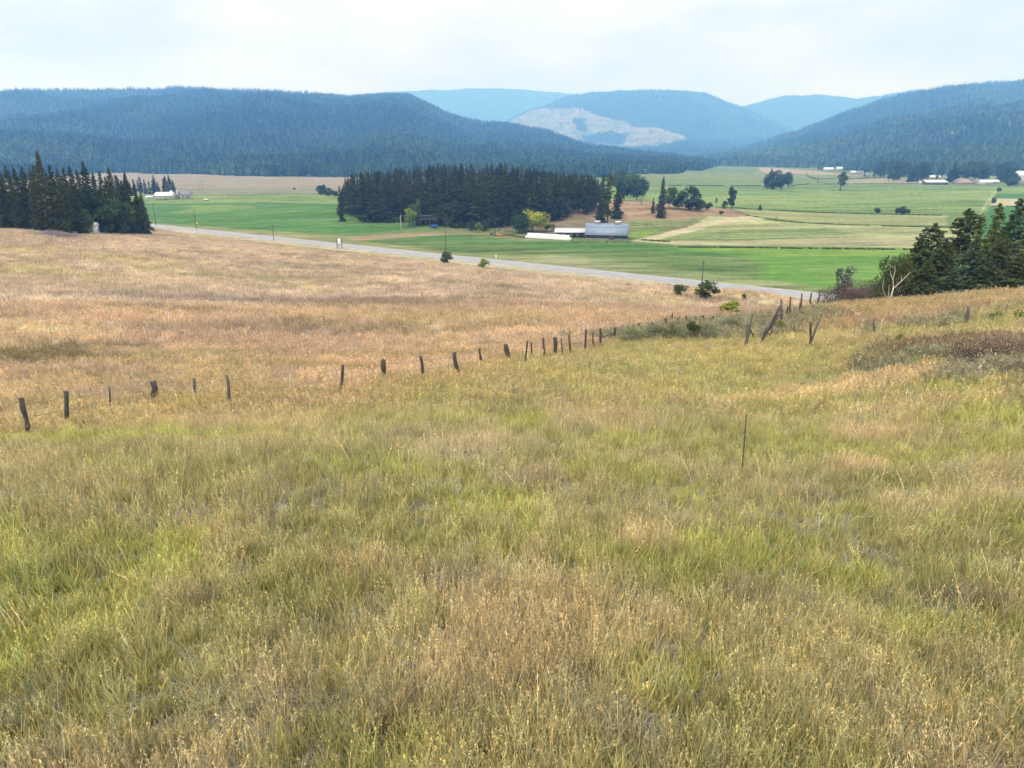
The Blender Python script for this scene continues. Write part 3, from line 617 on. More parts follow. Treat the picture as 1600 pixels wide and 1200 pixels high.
#@@P3
# ------------------------------------------------------------------ mountains
def top_z(Y, py):
    v = (py - 600) / F; return 42 + Y * (SP + v * CP) / (v * SP - CP)
def at_depth(px, d):
    z = 0.0
    for _ in range(6):
        x = (px - 800) / F * d; y = (d + (z - 42) * SP) / CP; z = hz(x, y)
    return np.array([x, y, z])
M_mtn = bpy.data.materials.new('forest_floor'); M_mtn.use_nodes = True; t = M_mtn.node_tree; b = t.nodes['Principled BSDF']; b.inputs['Roughness'].default_value = 1; b.inputs['Specular IOR Level'].default_value = 0
a = N(t, 'ShaderNodeAttribute'); a.attribute_name = 'col'; n1 = N(t, 'ShaderNodeTexNoise'); n1.inputs['Scale'].default_value = .05; n1.inputs['Detail'].default_value = 8; n1.inputs['Roughness'].default_value = .75
r1 = N(t, 'ShaderNodeMapRange'); r1.inputs[1].default_value = .3; r1.inputs[2].default_value = .7; r1.inputs[3].default_value = .6; r1.inputs[4].default_value = 1.4
vs = N(t, 'ShaderNodeVectorMath', operation='SCALE'); tc = N(t, 'ShaderNodeTexCoord'); l = t.links.new
l(tc.outputs['Object'], n1.inputs['Vector']); l(n1.outputs['Fac'], r1.inputs[0]); l(r1.outputs[0], vs.inputs['Scale']); l(a.outputs['Color'], vs.inputs[0]); l(vs.outputs[0], b.inputs['Base Color'])
MT = {}
def mountain(name, ridge, base, treeh, prof=1.1, amp=.12, ns=700., colf=None, nu=260, nv=90, seed=0):
    ridge = np.array(ridge, float); base = np.array(base, float)
    u = np.linspace(ridge[0, 0], ridge[-1, 0], nu); rp = np.interp(u, ridge[:, 0], ridge[:, 1]); rd = np.interp(u, ridge[:, 0], ridge[:, 2]); bd = np.interp(u, base[:, 0], base[:, 1])
    rp = rp + (fbm(u / 25, u * 0, seed + 80, 4) - .5) * 5
    ux = (u - 800) / F
    v = (rp - 600) / F; RX = ux * rd; RY = (CP - v * SP) * rd; RZ = 42 - (SP + v * CP) * rd - treeh
    BX = ux * bd; BY = bd / CP * 1.0; BY = BY - 42 * SP
    tt = np.concatenate([np.linspace(0, 1, nv), 1 + np.linspace(.06, 1, 14)]); X, Y, Z = [], [], []
    for k in tt:
        f = k if k <= 1 else 1 + (k - 1) * 1.0
        x = BX + (RX - BX) * f; y = BY + (RY - BY) * f
        p = k ** prof * (1.0) if k <= 1 else 1 - (k - 1) ** 1.3
        n = (fbm(x / ns, y / ns, seed, 5, .55) - .5) * 2
        z = -4 + (RZ + 4) * p + n * amp * np.maximum(RZ, 30) * math.sin(math.pi * min(k, 2 - k)) ** .8
        # keep the near slope below the skyline seen from the valley
        X.append(x); Y.append(y); Z.append(z)
    X = np.array(X); Y = np.array(Y); Z = np.array(Z); m, n_ = X.shape
    V = np.stack([X, Y, Z], -1); I = np.arange(m * n_).reshape(m, n_); q = np.stack([I[:-1, :-1], I[:-1, 1:], I[1:, 1:], I[1:, :-1]], -1).reshape(-1, 4)
    c = colf(X.ravel(), Y.ravel(), Z.ravel())
    o = mesh_np(name, V.reshape(-1, 3), q, M_mtn, True, c); tag(o, kind='structure'); MT[name + str(seed)] = (V, nv); return V, nv
FCOL = C(.028, .046, .026)
def fcol(x, y, z):
    n = fbm(x / 260, y / 260, 90, 5); c = lerp(np.repeat(FCOL[None], len(x), 0), C(.07, .085, .04), sst(.55, .75, n) * .6); return c
vA = mountain('mountain', [(-420,150,3861),(-200,140,4306),(0,138,4603),(150,136,4752),(300,134,4752),(420,138,4603),(500,144,4528),(543,149,4455),(570,146,4455),(640,146,4380),(665,157,4380),(690,169,4380),(720,181,4306),(760,189,4231),(800,192,4158),(850,201,4009),(887,214,3861),(925,225,3712),(1000,235,3415),(1050,240,3192),(1100,247,2970),(1160,258,2673),(1230,268,2376)],
    [(-420,1050),(280,1240),(545,1240),(700,1150),(950,1120),(1190,1180),(1230,1250)], 17, 1.25, .30, 800., fcol, seed=1)
def fcolF(x, y, z):
    c = fcol(x, y, z); k = sst(120, 40, z) * sst(.35, .6, fbm(x / 200, y / 200, 95, 4)); c = lerp(c, C(.10, .14, .055), k * .7); return lerp(c, C(.26, .21, .16), sst(.70, .78, fbm(x / 300, y / 150, 97, 5)) * .7)
vF = mountain('mountain', [(1040,248,4004),(1100,240,4290),(1160,228,4576),(1200,216,4719),(1245,204,4790),(1275,192,4862),(1300,182,4933),(1325,170,5005),(1355,160,5005),(1385,151,5076),(1440,138,5148),(1520,127,5148),(1600,122,5005),(1750,118,4719),(2000,130,4290),(2300,150,3861)],
    [(1040,2100),(1200,1980),(1320,1750),(1400,1500),(1600,1330),(2300,1300)], 17, 1.2, .28, 800., fcolF, seed=2)
vB = mountain('hill', [(850,232,5980),(960,230,5980),(1025,225,6110),(1075,219,6240),(1125,220,6240),(1175,225,6110),(1260,236,5980),(1400,240,5980)], [(850,4300),(1400,4300)], 16, 1.0, .1, 800., fcol, nu=120, nv=50, seed=3)
CUT = [(790,190),(800,186),(832,171),(870,168),(910,170),(935,181),(975,188),(985,200),(1025,201),(1050,209),(1072,217),(1040,224),(1012,229),(975,230),(950,226),(900,226),(850,210)]
def inpoly(x, y, poly):
    r_ = np.zeros(len(x), bool)
    for i in range(len(poly)):
        a, b = poly[i], poly[(i + 1) % len(poly)]; r_ ^= ((a[1] > y) != (b[1] > y)) & (x < (b[0] - a[0]) * (y - a[1]) / (b[1] - a[1] + 1e-12) + a[0])
    return r_
def cutmask(x, y, z):
    px, py, _ = proj(np.stack([x, y, z], -1)); px = px + (fbm(x / 300, y / 300, 99, 4) - .5) * 26; py = py + (fbm(x / 300, y / 300, 103, 4) - .5) * 9
    m = inpoly(px, py, CUT) & ~inpoly(px, py, [(896,183),(912,184),(915,206),(900,206)]) & ~inpoly(px, py, [(905,214),(960,208),(985,212),(975,224),(920,222)]); return m
def fcolC(x, y, z):
    c = fcol(x, y, z); m = cutmask(x, y, z); n = fbm(x / 90, y / 90, 105, 5); cc = lerp(np.repeat(C(.20,.185,.14)[None], len(x), 0), C(.11,.12,.08), sst(.40, .70, n)); c[m] = cc[m]; return c
vC = mountain('mountain', [(600,240,9250),(700,215,9250),(760,200,9250),(790,188,9250),(825,172,9250),(872,153,9125),(900,146,9125),(950,141,9125),(1050,139,9000),(1100,143,9000),(1120,150,9000),(1150,161,9000),(1165,168,9000),(1190,180,8875),(1230,197,8750),(1300,225,8500),(1380,240,8250)], [(600,6500),(1380,6300)], 14, 1.0, .16, 1700., fcolC, nu=520, nv=170, seed=4)
vE = mountain('mountain', [(1040,200,11000),(1100,182,11000),(1162,165,11000),(1180,160,10875),(1200,154,10875),(1230,148,10875),(1280,146,10875),(1325,151,10750),(1340,154,10750),(1360,151,10750),(1420,140,10750),(1520,140,10750),(1700,160,10750)], [(1040,9300),(1700,9300)], 14, 1.0, .15, 1700., fcol, nu=200, nv=60, seed=5)
vD = mountain('mountain', [(300,165,13250),(450,150,13250),(560,146,13125),(640,142,13125),(720,138,13125),(800,139,13125),(900,146,13125),(1000,160,13125),(1120,190,13125)], [(300,10500),(1120,10500)], 10, 1.0, .1, 1800., fcol, nu=160, nv=60, seed=6)

# far woods: one mass on each slope
M_fr = foliage('far_needles', (1, 1, 1), inst=True, trans=.1)
def farcon(name, seed, wh, nb, rad, h=10., t0=.05, shape=.85):
    (V, Q, c), tr = conifer(seed, h, rad, wh, nb, 2, t0=t0, leaf=2.0, ragged=.3, thick=.6, shape=shape); return mesh_np(name, V, Q, M_fr, False, c, link=False)
def farleaf(name, seed):
    (V, Q, c), tr = broadleaf(seed, 7, 2.6, 2.6, .5, 6, 46, 1.7); return mesh_np(name, V, Q, M_fr, False, c, link=False)
far_trees = source_coll('far_trees', [farcon('a%d' % i, 300 + i, 7, 5, 2.1) for i in range(4)] + [farleaf('b%d' % i, 310 + i) for i in range(2)])
def woods(name, vm, n, hmin, hmax, leafy=.12, tmax=1.06, keep=None, light=None, gap=True, tmin=.0):
    V, nv = vm; mm = V.shape[0]; un = V.shape[1]
    A_ = np.linalg.norm(np.cross(V[1:nv, :-1] - V[:nv - 1, :-1], V[:nv - 1, 1:] - V[:nv - 1, :-1]), axis=-1); p = (A_ / np.maximum(V[:nv - 1, :-1, 1], 1)).ravel(); p /= p.sum()
    k = rng.choice(len(p), n, p=p); i = k // (un - 1); j = k % (un - 1); fu = rng.random(n)[:, None]; fv = rng.random(n)[:, None]
    P_ = (V[i, j] * (1 - fv) + V[i + 1, j] * fv) * (1 - fu) + (V[i, j + 1] * (1 - fv) + V[i + 1, j + 1] * fv) * fu
    ok = P_[:, 2] > -1.5
    if keep is not None: ok &= keep(P_)
    P_ = P_[ok]; n = len(P_); x, y = P_[:, 0], P_[:, 1]; nn = fbm(x / 220, y / 220, 110, 4)
    lf = rng.random(n) < leafy * sst(.42, .65, nn) * 2.2; idx = np.where(lf, rng.integers(4, 6, n), rng.integers(0, 4, n))
    base = lerp(np.repeat(C(.050, .090, .050)[None], n, 0), C(.085, .135, .062), np.clip(nn * 1.6 - .5, 0, 1)); base[lf] = C(.13, .17, .055)
    if light is not None: base = lerp(base, C(.12, .165, .06), light(P_))
    big = fbm(x / 420, y / 420, 111, 4); tint = base * (rng.uniform(.45, 2.0, n) * (.6 + .9 * big))[:, None]; h = rng.uniform(hmin, hmax, n) / 10 * np.where(lf, .8, 1)
    scl = np.stack([h * rng.uniform(1.0, 1.35, n)] * 2 + [h], 1); rot = np.stack([rng.normal(0, .03, n), rng.normal(0, .03, n), rng.uniform(0, 6.28, n)], 1)
    P_[:, 2] -= .8; return scatter(name, P_, rot, scl, idx, tint, far_trees)
woods('hillside_forest', vA, 90000, 14, 25)
woods('hillside_forest', vF, 70000, 13, 24, leafy=.25, light=lambda P_: sst(110, 30, P_[:, 2]) * .45 * sst(.4, .6, fbm(P_[:, 0] / 150, P_[:, 1] / 150, 120, 4)))
woods('hillside_forest', vB, 9000, 14, 24)
woods('hillside_forest', vC, 42000, 16, 30, keep=lambda P_: ~cutmask(P_[:, 0], P_[:, 1], P_[:, 2]) | (rng.random(len(P_)) < .10))
woods('hillside_forest', vE, 12000, 18, 30)
woods('hillside_forest', vD, 10000, 18, 30)

# ------------------------------------------------------------------ trees one can tell apart
NATH = {'f': 26, 'r': 26, 'n': 26, 's': 10, 'p': 26}
def nat(key): return 16. if key.startswith('big') else 10. if key.startswith('sfir') else 9.1 if key.startswith(('bl', 'sh')) else 26.
def put(key, name, px, top, label, cat, group=None, base=None, depth=None, rz=None, w=1.0):
    p = ground_at(px, base)[0] if depth is None else at_depth(px, depth)
    h = top_z(p[1], top) - p[2]; s = h / nat(key)
    o = plant(key, name, (p[0], p[1], p[2] - .05 * s), rng.uniform(0, 6.28) if rz is None else rz, s * w, label, cat, group, sz=1 / w); return o
for i in range(4): kind('bld%d' % i, broadleaf(400 + i, 10, 4.4, 4.4, .3, 20, 1400, .8, shape='dome'), F_dark)
for i in range(2): kind('blg%d' % i, broadleaf(410 + i, 10, 4.0, 4.0, .4, 12, 900, .85, shape='dome'), F_leaf)
kind('blo', broadleaf(420, 10, 4.6, 4.6, .1, 14, 1100, .8, shape='dome'), F_oliv)
kind('bly', broadleaf(421, 10, 5.4, 5, .6, 16, 1800, .7, shape='dome'), F_yell)
kind('blk', broadleaf(422, 10, 5.6, 5, .1, 16, 1800, .7, shape='dome'), F_dark)
kind('bll', broadleaf(423, 10, 5.0, 5, .1, 10, 700, .9), F_ylow)
kind('blp', broadleaf(424, 10, 2.0, 2, .3, 26, 1300, .7), F_dark)
kind('blw', broadleaf(425, 10, 2.6, 2.6, 1.2, 26, 1400, .7, shape='vase'), F_silver)
kind('blr', broadleaf(426, 10, 4.5, 4.5, .3, 10, 300, .5, trunks=4), F_grey, M_twig)

# the grove behind the barn
sky_px = [530, 537, 545, 560, 600, 640, 680, 740, 790, 830, 880, 925, 940, 950]; sky_py = [300, 290, 270, 266, 262, 257, 253, 251, 252, 260, 266, 270, 285, 300]
fr_px = [530, 560, 600, 650, 700, 740, 790, 850, 900, 945]; fr_d = [470, 440, 428, 430, 412, 400, 408, 425, 440, 462]
pts = []
tries = 0
while len(pts) < 232 and tries < 30000:
    tries += 1
    px = 532 + 412 * ((tries * .6180339) % 1); d0 = np.interp(px, fr_px, fr_d); d = d0 + (555 - d0) * rng.random() ** 1.3; x = (px - 800) / F * d; sp_ = 4.8 if d < d0 + 35 else 5.6
    if all((x - q[0]) ** 2 + (d - q[1]) ** 2 > sp_ ** 2 for q in pts): pts.append((x, d, px, d0))
for x, d, px, d0 in pts:
    p = at_depth(px, d); sk = np.interp(px, sky_px, sky_py) + abs(rng.normal(0, 3.5)) + (2 if d > 500 else 6 * rng.random()); hmax = top_z(p[1], sk) - p[2]; h = min(hmax, rng.uniform(20, 31))
    if h < 9: continue
    rusty = rng.random() < .07; key = 'rfir%d' % rng.integers(2) if rusty else 'fir%d' % rng.integers(6)
    plant(key, 'fir_tree', (p[0], p[1], p[2] - .1), rng.uniform(0, 6.28), h / 26 * 1.0, ('rusty brown fir ' if rusty else 'dark fir ') + ('at the front edge' if d < d0 + 35 else 'in the middle' if d < d0 + 85 else 'at the back') + ' of the grove, ' + ('at its far left end' if px < 580 else 'left of the open shed' if px < 645 else 'above the open shed' if px < 690 else 'right of the open shed' if px < 725 else 'above the lime bush' if px < 765 else 'left of the yellow tree' if px < 800 else 'above the yellow tree' if px < 845 else 'above the white bales' if px < 895 else 'above the long shed'), 'tree', 'firs in the dense grove', sz=1).scale = (h / 26 * (wv := rng.uniform(1.3, 1.7)), h / 26 * wv, h / 26)
for px, top, base, k, w_, lab in [(534, 290, 346, 'nfir0', .9, 'dark fir with low branches at the left end of the grove'), (940, 272, 350, 'nfir1', 1.0, 'fir just left of the long-trunked pine beside the grove'), (948, 270, 372, 'pine', 1.15, 'tall pine with a long bare trunk standing behind the barn roof'),
    (964, 286, 341, 'nfir2', 1.3, 'broad dark fir on the brown slope behind the barn'), (1033, 276, 340, 'nfir1', 1.05, 'tall lone fir on the brown slope beyond the pale track'), (1020, 308, 333, 'nfir0', 1.0, 'short fir touching the left side of the tall lone fir'),
    (1002, 309, 319, 'sfir0', 1.1, 'small conifer on the crest of the brown slope')]:
    put(k, 'fir_tree' if k != 'pine' else 'pine_tree', px, top, lab, 'tree', base=base, w=w_)
for px, top, base, k, nme, w_, lab in [
    (1046, 290, 326, 'blg0', 'slender_tree', .8, 'grey green tree with a thin top behind the lone fir'), (1058, 306, 326, 'bld0', 'shrub', 1.1, 'dark rounded shrub between the lone fir and the broad dark tree'),
    (1075, 293, 328, 'bld1', 'broad_tree', 1.15, 'broad dark tree at the foot of the brown slope'), (1092, 311, 330, 'bld2', 'shrub', 1.3, 'low dark shrub right of the broad dark tree'), (1107, 316, 328, 'bld3', 'shrub', 1.3, 'low dark shrub ending the thicket on the brown slope'),
    (1085, 289, 306, 'sfir1', 'fir_tree', 1.0, 'small hazy conifer out in the meadow behind the thicket'), (1142, 289, 327, 'blp', 'poplar_tree', .85, 'tall narrow poplar at the hedge line in the meadow'), (1132, 312, 327, 'blg1', 'shrub', .9, 'rounded shrub at the foot of the narrow poplar'),
    (1119, 309, 321, 'blw', 'sapling_tree', .6, 'thin pale sapling left of the narrow poplar'), (1127, 329, 335, 'bld0', 'shrub', 1.5, 'low dark shrub near the start of the pale track'), (1187, 321, 329, 'bld1', 'shrub', .9, 'small dark round shrub alone on the meadow hedge line'),
    (1212, 338, 346, 'blr', 'shrub', 1.2, 'grey twiggy shrub on the ditch line in the hay field'), (1313, 269, 298, 'blw', 'broad_tree', 1.2, 'single tall leafy tree in the middle of the far meadow'), (1278, 273, 286, 'sfir2', 'fir_tree', .8, 'small dark conifer left of the single leafy tree'),
    (1260, 266, 273, 'sfir0', 'fir_tree', .9, 'tiny conifer on the pink tan rise'), (1270, 266, 272, 'sfir1', 'fir_tree', 1.0, 'tiny conifer right beside another on the tan rise'), (1287, 327, 333, 'sfir2', 'shrub', .9, 'tiny pointed shrub on the hedge line'),
    (1370, 324, 334, 'bld2', 'broad_tree', 1.2, 'small round dark tree on the hedge line'), (1403, 324, 335, 'bld3', 'broad_tree', 1.25, 'round dark tree left in the close pair on the hedge line'), (1410, 323, 335, 'bld1', 'broad_tree', 1.1, 'dark tree right in the close pair on the hedge line'), (1418, 326, 335, 'bld0', 'shrub', 1.0, 'low shrub leaning on the close pair of trees'),
    (1211, 268, 296, 'bld1', 'broad_tree', 1.0, 'left tree of the hazy clump in the far meadow'), (1199, 272, 296, 'bld2', 'broad_tree', .9, 'low tree edging the hazy clump on its left'), (1221, 272, 296, 'bld0', 'broad_tree', 1.0, 'middle tree of the hazy clump in the far meadow'), (1231, 267, 293, 'blg0', 'broad_tree', .8, 'right and tallest tree of the hazy clump'), (1204, 264, 285, 'blw', 'poplar_tree', .6, 'thin tree rising behind the hazy clump'),
    (1560, 293, 300, 'bld2', 'shrub', 1.3, 'round bush at the far end of the track to the right houses'), (1552, 309, 318, 'bld1', 'shrub', .9, 'round bush halfway along the track to the right houses'), (1583, 268, 290, 'blg1', 'broad_tree', 1.0, 'pale green rounded tree in front of the right houses'), (1577, 279, 292, 'bld3', 'shrub', 1.5, 'wide dark bush in front of the right houses'),
    (503, 288, 306, 'bld0', 'broad_tree', 1.1, 'tall left tree of the hazy thicket on the dry field'), (512, 294, 306, 'bld1', 'shrub', 1.5, 'middle bush of the hazy thicket on the dry field'), (523, 297, 307, 'bld2', 'shrub', 1.5, 'right bush of the hazy thicket on the dry field'), (460, 293, 297, 'bld3', 'shrub', 1.3, 'tiny dark bush far out on the dry field'),
    (640, 328, 354, 'bll', 'shrub', 1.0, 'light green bushy tree beside the open shed'), (646, 316, 350, 'blg0', 'broad_tree', .9, 'taller grey green tree behind the light green bush'), (735, 346, 361, 'bld0', 'shrub', 1.15, 'dark bush left of the small lime bush'), (749, 348, 363, 'bll', 'shrub', .8, 'small lime green bush below the grove'), (758, 344, 361, 'bld1', 'shrub', 1.1, 'dark bush right of the small lime bush'),
    (758, 330, 356, 'blr', 'shrub', 1.0, 'grey leafless bush in front of the dark grove'), (831, 327, 362, 'bly', 'broad_tree', 1.35, 'broad tree with a bright yellow green crown beside the white bales'), (817, 335, 364, 'blk', 'broad_tree', 1.35, 'dark green rounded tree in front of the yellow green one'), (864, 350, 362, 'bll', 'shrub', .9, 'small yellow green bush behind the white bales'), (852, 344, 361, 'bld3', 'shrub', 1.0, 'dark bush between the bales and the grove'),
    (698, 393, 413, 'blo', 'shrub', 1.25, 'olive brown bush on the near verge of the road'), (755, 406, 421, 'bll', 'shrub', 1.4, 'round green bush on the near verge of the road'), (1062, 445, 463, 'blo', 'shrub', 1.55, 'olive bush left of the larger one on the verge'), (1103, 440, 467, 'blo', 'shrub', 1.6, 'larger olive bush at the foot of the utility pole'), (1162, 459, 468, 'blo', 'shrub', .8, 'very small bush on the verge right of the pole'), (1141, 472, 494, 'bll', 'shrub', 1.5, 'green bush alone in the tan grass beyond the fence'),
    (732, 321, 0, None, None, 0, '')]:
    if k: put(k, nme, px, top, lab, 'tree' if nme.endswith('tree') else 'bush', base=base, w=w_)
# hazy grove edge right of the main grove
for px, top, d in [(975, 272, 640), (985, 270, 700), (995, 276, 660), (968, 266, 760), (1004, 282, 700)]: put('bld%d' % rng.integers(4), 'broad_tree', px, top, 'hazy tree between the grove and the green meadow', 'tree', 'hazy trees beyond the grove', depth=d, w=.9)

# left stand
for px, top, d, k, lab in [(-8, 250, 232, 'nfir0', 'tall fir cut by the left edge of the stand'), (15, 252, 228, 'nfir1', 'tall dark fir left in the near stand beside the tan field'), (84, 236, 225, 'spire', 'tallest fir of the near stand by the tan field'), (150, 252, 246, 'nfir2', 'dark pointed fir above the small white shed'),
    (187, 263, 262, 'nfir1', 'slim fir third from the open end of the stand'), (211, 268, 268, 'spire', 'full fir at the open end of the stand beside the road'), (222, 288, 272, 'nfir0', 'short fir filling the open end of the stand')]:
    put(k, 'fir_tree', px, top, lab, 'tree', depth=d)
for px, top, d in [(-45,255,240),(-25,262,255),(2,262,246),(30,258,236),(42,262,246),(55,260,234),(66,264,250),(72,258,240),(98,258,240),(108,264,236),(118,262,250),(128,260,244),(138,266,256),(162,270,252),(172,268,266),(180,276,258),(197,274,272),(203,282,264),(230,300,278),(20,270,262),(50,272,268),(90,270,262),(113,275,270),(145,278,275),(-60,262,230),(35,275,225),(62,285,222),(105,290,226),(128,288,232)]:
    put('nfir%d' % rng.integers(3), 'fir_tree', px, top, 'dark fir in the stand by the tan field, ' + ('at the photo edge' if px < 12 else 'left of the tallest one' if px < 80 else 'just right of the tallest one' if px < 120 else 'near the small white shed' if px < 165 else 'at its road end'), 'tree', 'firs in the stand by the tan field', depth=d)
for px, top, d in [(133, 322, 236), (176, 300, 250), (192, 310, 255)]: put('blg1', 'shrub', px, top, 'pale green bush at the foot of the fir stand', 'bush', 'bushes at the foot of the fir stand', depth=d)
# row behind the farmhouse at left, and trees round the houses at right
for i in range(26):
    px = rng.uniform(184, 268); put('fir%d' % rng.integers(6), 'fir_tree', px, rng.uniform(272, 284), 'hazy dark conifer in the row behind the white farm buildings', 'tree', 'conifers behind the white farm buildings', depth=rng.uniform(730, 800), w=1.6)
put('nfir1', 'fir_tree', 274, 281, 'dark conifer between the two white farm buildings', 'tree', base=311, w=1.1)
put('blw', 'sapling_tree', 266, 284, 'pale thin tree beside the white farm building', 'tree', depth=700, w=.9)
for i in range(62):
    px = rng.uniform(1345, 1640); lo = 1120 if px > 1480 or rng.random() < .5 else 1300
    if 1395 < px < 1470 and rng.random() < .5: lo = 1300
    k = 'bld%d' % rng.integers(4) if rng.random() < .4 else 'fir%d' % rng.integers(6)
    put(k, 'fir_tree' if k[0] == 'f' else 'broad_tree', px, rng.uniform(249, 266), 'hazy %s in the belt behind the far houses' % ('conifer' if k[0] == 'f' else 'leafy tree'), 'tree', 'trees in the belt behind the far houses', depth=rng.uniform(lo, lo + 260), w=1.1)
for px, top, d in [(1425, 260, 1100), (1419, 266, 1090), (1432, 262, 1110), (1487, 255, 1080), (1493, 262, 1075), (1481, 262, 1090), (1562, 262, 1090), (1570, 258, 1080)]:
    put('nfir%d' % rng.integers(3), 'fir_tree', px, top, 'dark tree standing close in front of the far houses', 'tree', 'dark trees beside the far houses', depth=d, w=1.5)

# near stand at right, just over the crest
for i in range(3): kind('big%d' % i, conifer(500 + i, 16, 4.7, 36, 15, 30, t0=.02, shape=.72, leaf=.62, ragged=.36, droop=.12, thick=.45), F_firn)
kind('bigs', conifer(510, 16, 3.9, 34, 13, 30, t0=.02, shape=.66, leaf=.6, ragged=.45, droop=.05, thick=.42), F_firg)
kind('bigy', conifer(511, 16, 3.4, 30, 12, 24, t0=.05, shape=.66, leaf=.58, ragged=.6, droop=.05, thick=.42), F_yelg)
kind('bigp', conifer(512, 16, 4.6, 28, 11, 36, t0=.02, shape=.6, leaf=.6, ragged=.45, droop=-.08, thick=.5), F_pine)
for px, top, d, k, w_, lab in [(1612, 300, 92, 'big0', 1.05, 'dark drooping fir cut by the right edge of the photo'), (1553, 311, 101, 'bigs', 1.0, 'silvery green conifer in the middle of the near stand'), (1524, 318, 100, 'bigy', .9, 'yellowish green conifer beside the silvery one'),
    (1479, 326, 101, 'bigp', 1.0, 'bushy pine with upswept tips left of the yellowish conifer'), (1502, 338, 107, 'bigy', .8, 'thin conifer showing between the pine and the yellowish one'), (1433, 349, 97, 'bigp', 1.0, 'pine at the left of the near stand with a knobbly top'), (1414, 372, 99, 'big1', 1.0, 'lower dark pine at the left edge of the near stand'),
    (1456, 372, 93, 'big2', 1.1, 'short dark fir in front of the bushy pine'), (1502, 372, 91, 'bigs', 1.2, 'short pale tipped spruce in front of the near stand'), (1545, 366, 90, 'big1', 1.2, 'wide low fir in the front of the near stand'), (1580, 352, 96, 'big2', 1.0, 'fir between the silvery conifer and the right edge'),
    (1478, 418, 88, 'bigs', 1.7, 'low pale green spruce spreading at the crest'), (1395, 412, 96, 'big0', 1.1, 'small dark fir behind the pale dead tree'), (1660, 325, 98, 'big1', 1.0, 'fir standing just outside the right edge'), (1575, 400, 86, 'big0', 1.6, 'low dark fir filling the foot of the near stand'), (1530, 405, 87, 'big2', 1.6, 'low broad fir right of the pale green spruce'), (1437, 408, 90, 'big1', 1.5, 'low dark fir at the left foot of the near stand')]:
    put(k, 'fir_tree' if k != 'bigp' else 'pine_tree', px, top, lab, 'tree', depth=d, w=w_ * 1.18)
kind('shn', broadleaf(520, 10, 4.4, 4.4, .1, 18, 5200, .34, trunks=4, shape='dome'), F_oliv, M_twig)
kind('shg', broadleaf(521, 10, 5.5, 5, .1, 20, 4200, .26, trunks=7, shape='dome'), F_grey, M_twig)
kind('shs', broadleaf(522, 10, 8, 6, .0, 26, 5200, .42, trunks=5, shape='dome'), F_sage, M_twig)
kind('shl', broadleaf(523, 10, 2.6, 2.6, 2.5, 14, 700, .42, trunks=1, shape='vase'), F_silver, M_twig)
kind('shy', broadleaf(524, 10, 6, 5, .0, 18, 3800, .5, trunks=5, shape='dome'), F_ylow, M_twig)
kind('shb', broadleaf(525, 10, 6, 5, .0, 18, 2200, .30, trunks=8, shape='dome'), foliage('bramble_twigs', (.15, .10, .085), (.12, .09, .08), trans=.1), M_twig)
for px, top, d, k, nme, w_, lab in [(1392, 398, 92, 'shn', 'shrub', .85, 'olive bush right behind the pale dead tree'), (1313, 411, 96, 'shl', 'sapling_tree', .9, 'thin bare sapling rising from the bramble thicket'), (1355, 433, 92, 'shg', 'shrub', 1.2, 'grey green leafless bush between the sapling and the dead tree'), (1336, 440, 96, 'shg', 'shrub', 1.2, 'greyish bush just right of the sapling'),
    (1370, 440, 88, 'shn', 'shrub', .8, 'greenish bush at the left of the pale dead tree'), (1296, 451, 90, 'shb', 'shrub', 1.2, 'reddish bramble at the left end of the thicket'), (1312, 450, 89, 'shb', 'shrub', 1.2, 'reddish bramble below the thin sapling'), (1330, 452, 87, 'shb', 'shrub', 1.3, 'reddish brown bramble in the middle of the thicket'), (1348, 453, 86, 'shb', 'shrub', 1.3, 'brown bramble at the right end of the thicket')]:
    put(k, nme, px, top, lab, 'tree' if nme.endswith('tree') else 'bush', depth=d, w=w_)
for px, top, base, k, w_, lab in [(1080, 502, 530, 'shn', 1.2, 'green leafy bush topping the mound behind the fence'), (1052, 504, 532, 'shs', 1.3, 'sage coloured weed clump left of the leafy bush on the mound'), (1020, 508, 533, 'shs', 1.4, 'sage green weed clump midway along the mound'), (988, 514, 537, 'shs', 1.4, 'pale weed clump at the left end of the mound'), (1105, 506, 530, 'shs', 1.3, 'sage weed clump right of the leafy bush'),
    (1140, 498, 520, 'shs', 1.3, 'grey green weed clump between the mound and the leaning posts'), (1190, 493, 508, 'shs', 1.0, 'weed clump behind the fallen brace'), (1215, 500, 518, 'shy', .9, 'yellow green weed clump by the fallen brace'), (1250, 486, 500, 'shs', 1.0, 'grey green weeds round the foot of the tall posts'), (1268, 476, 488, 'shg', 1.0, 'brown brush at the last tall posts'),
    (1475, 498, 516, 'shs', .9, 'green weed clump left of the lone grey post'), (1555, 486, 502, 'shy', 1.0, 'green bush right of the lone grey post'), (1590, 484, 500, 'shy', 1.0, 'green bush at the right edge above the grey debris'), (1405, 522, 540, 'shy', .7, 'small green weed below the split stub'), (1500, 536, 584, 'shb', 1.3, 'dark dry weed bush on the right slope'), (1555, 530, 580, 'shb', 1.4, 'brown dry weed bush right of the darker one')]:
    put(k, 'shrub' if k != 'shs' else 'weed_clump', px, top, lab, 'bush' if k != 'shs' else 'weeds', base=base, w=w_)
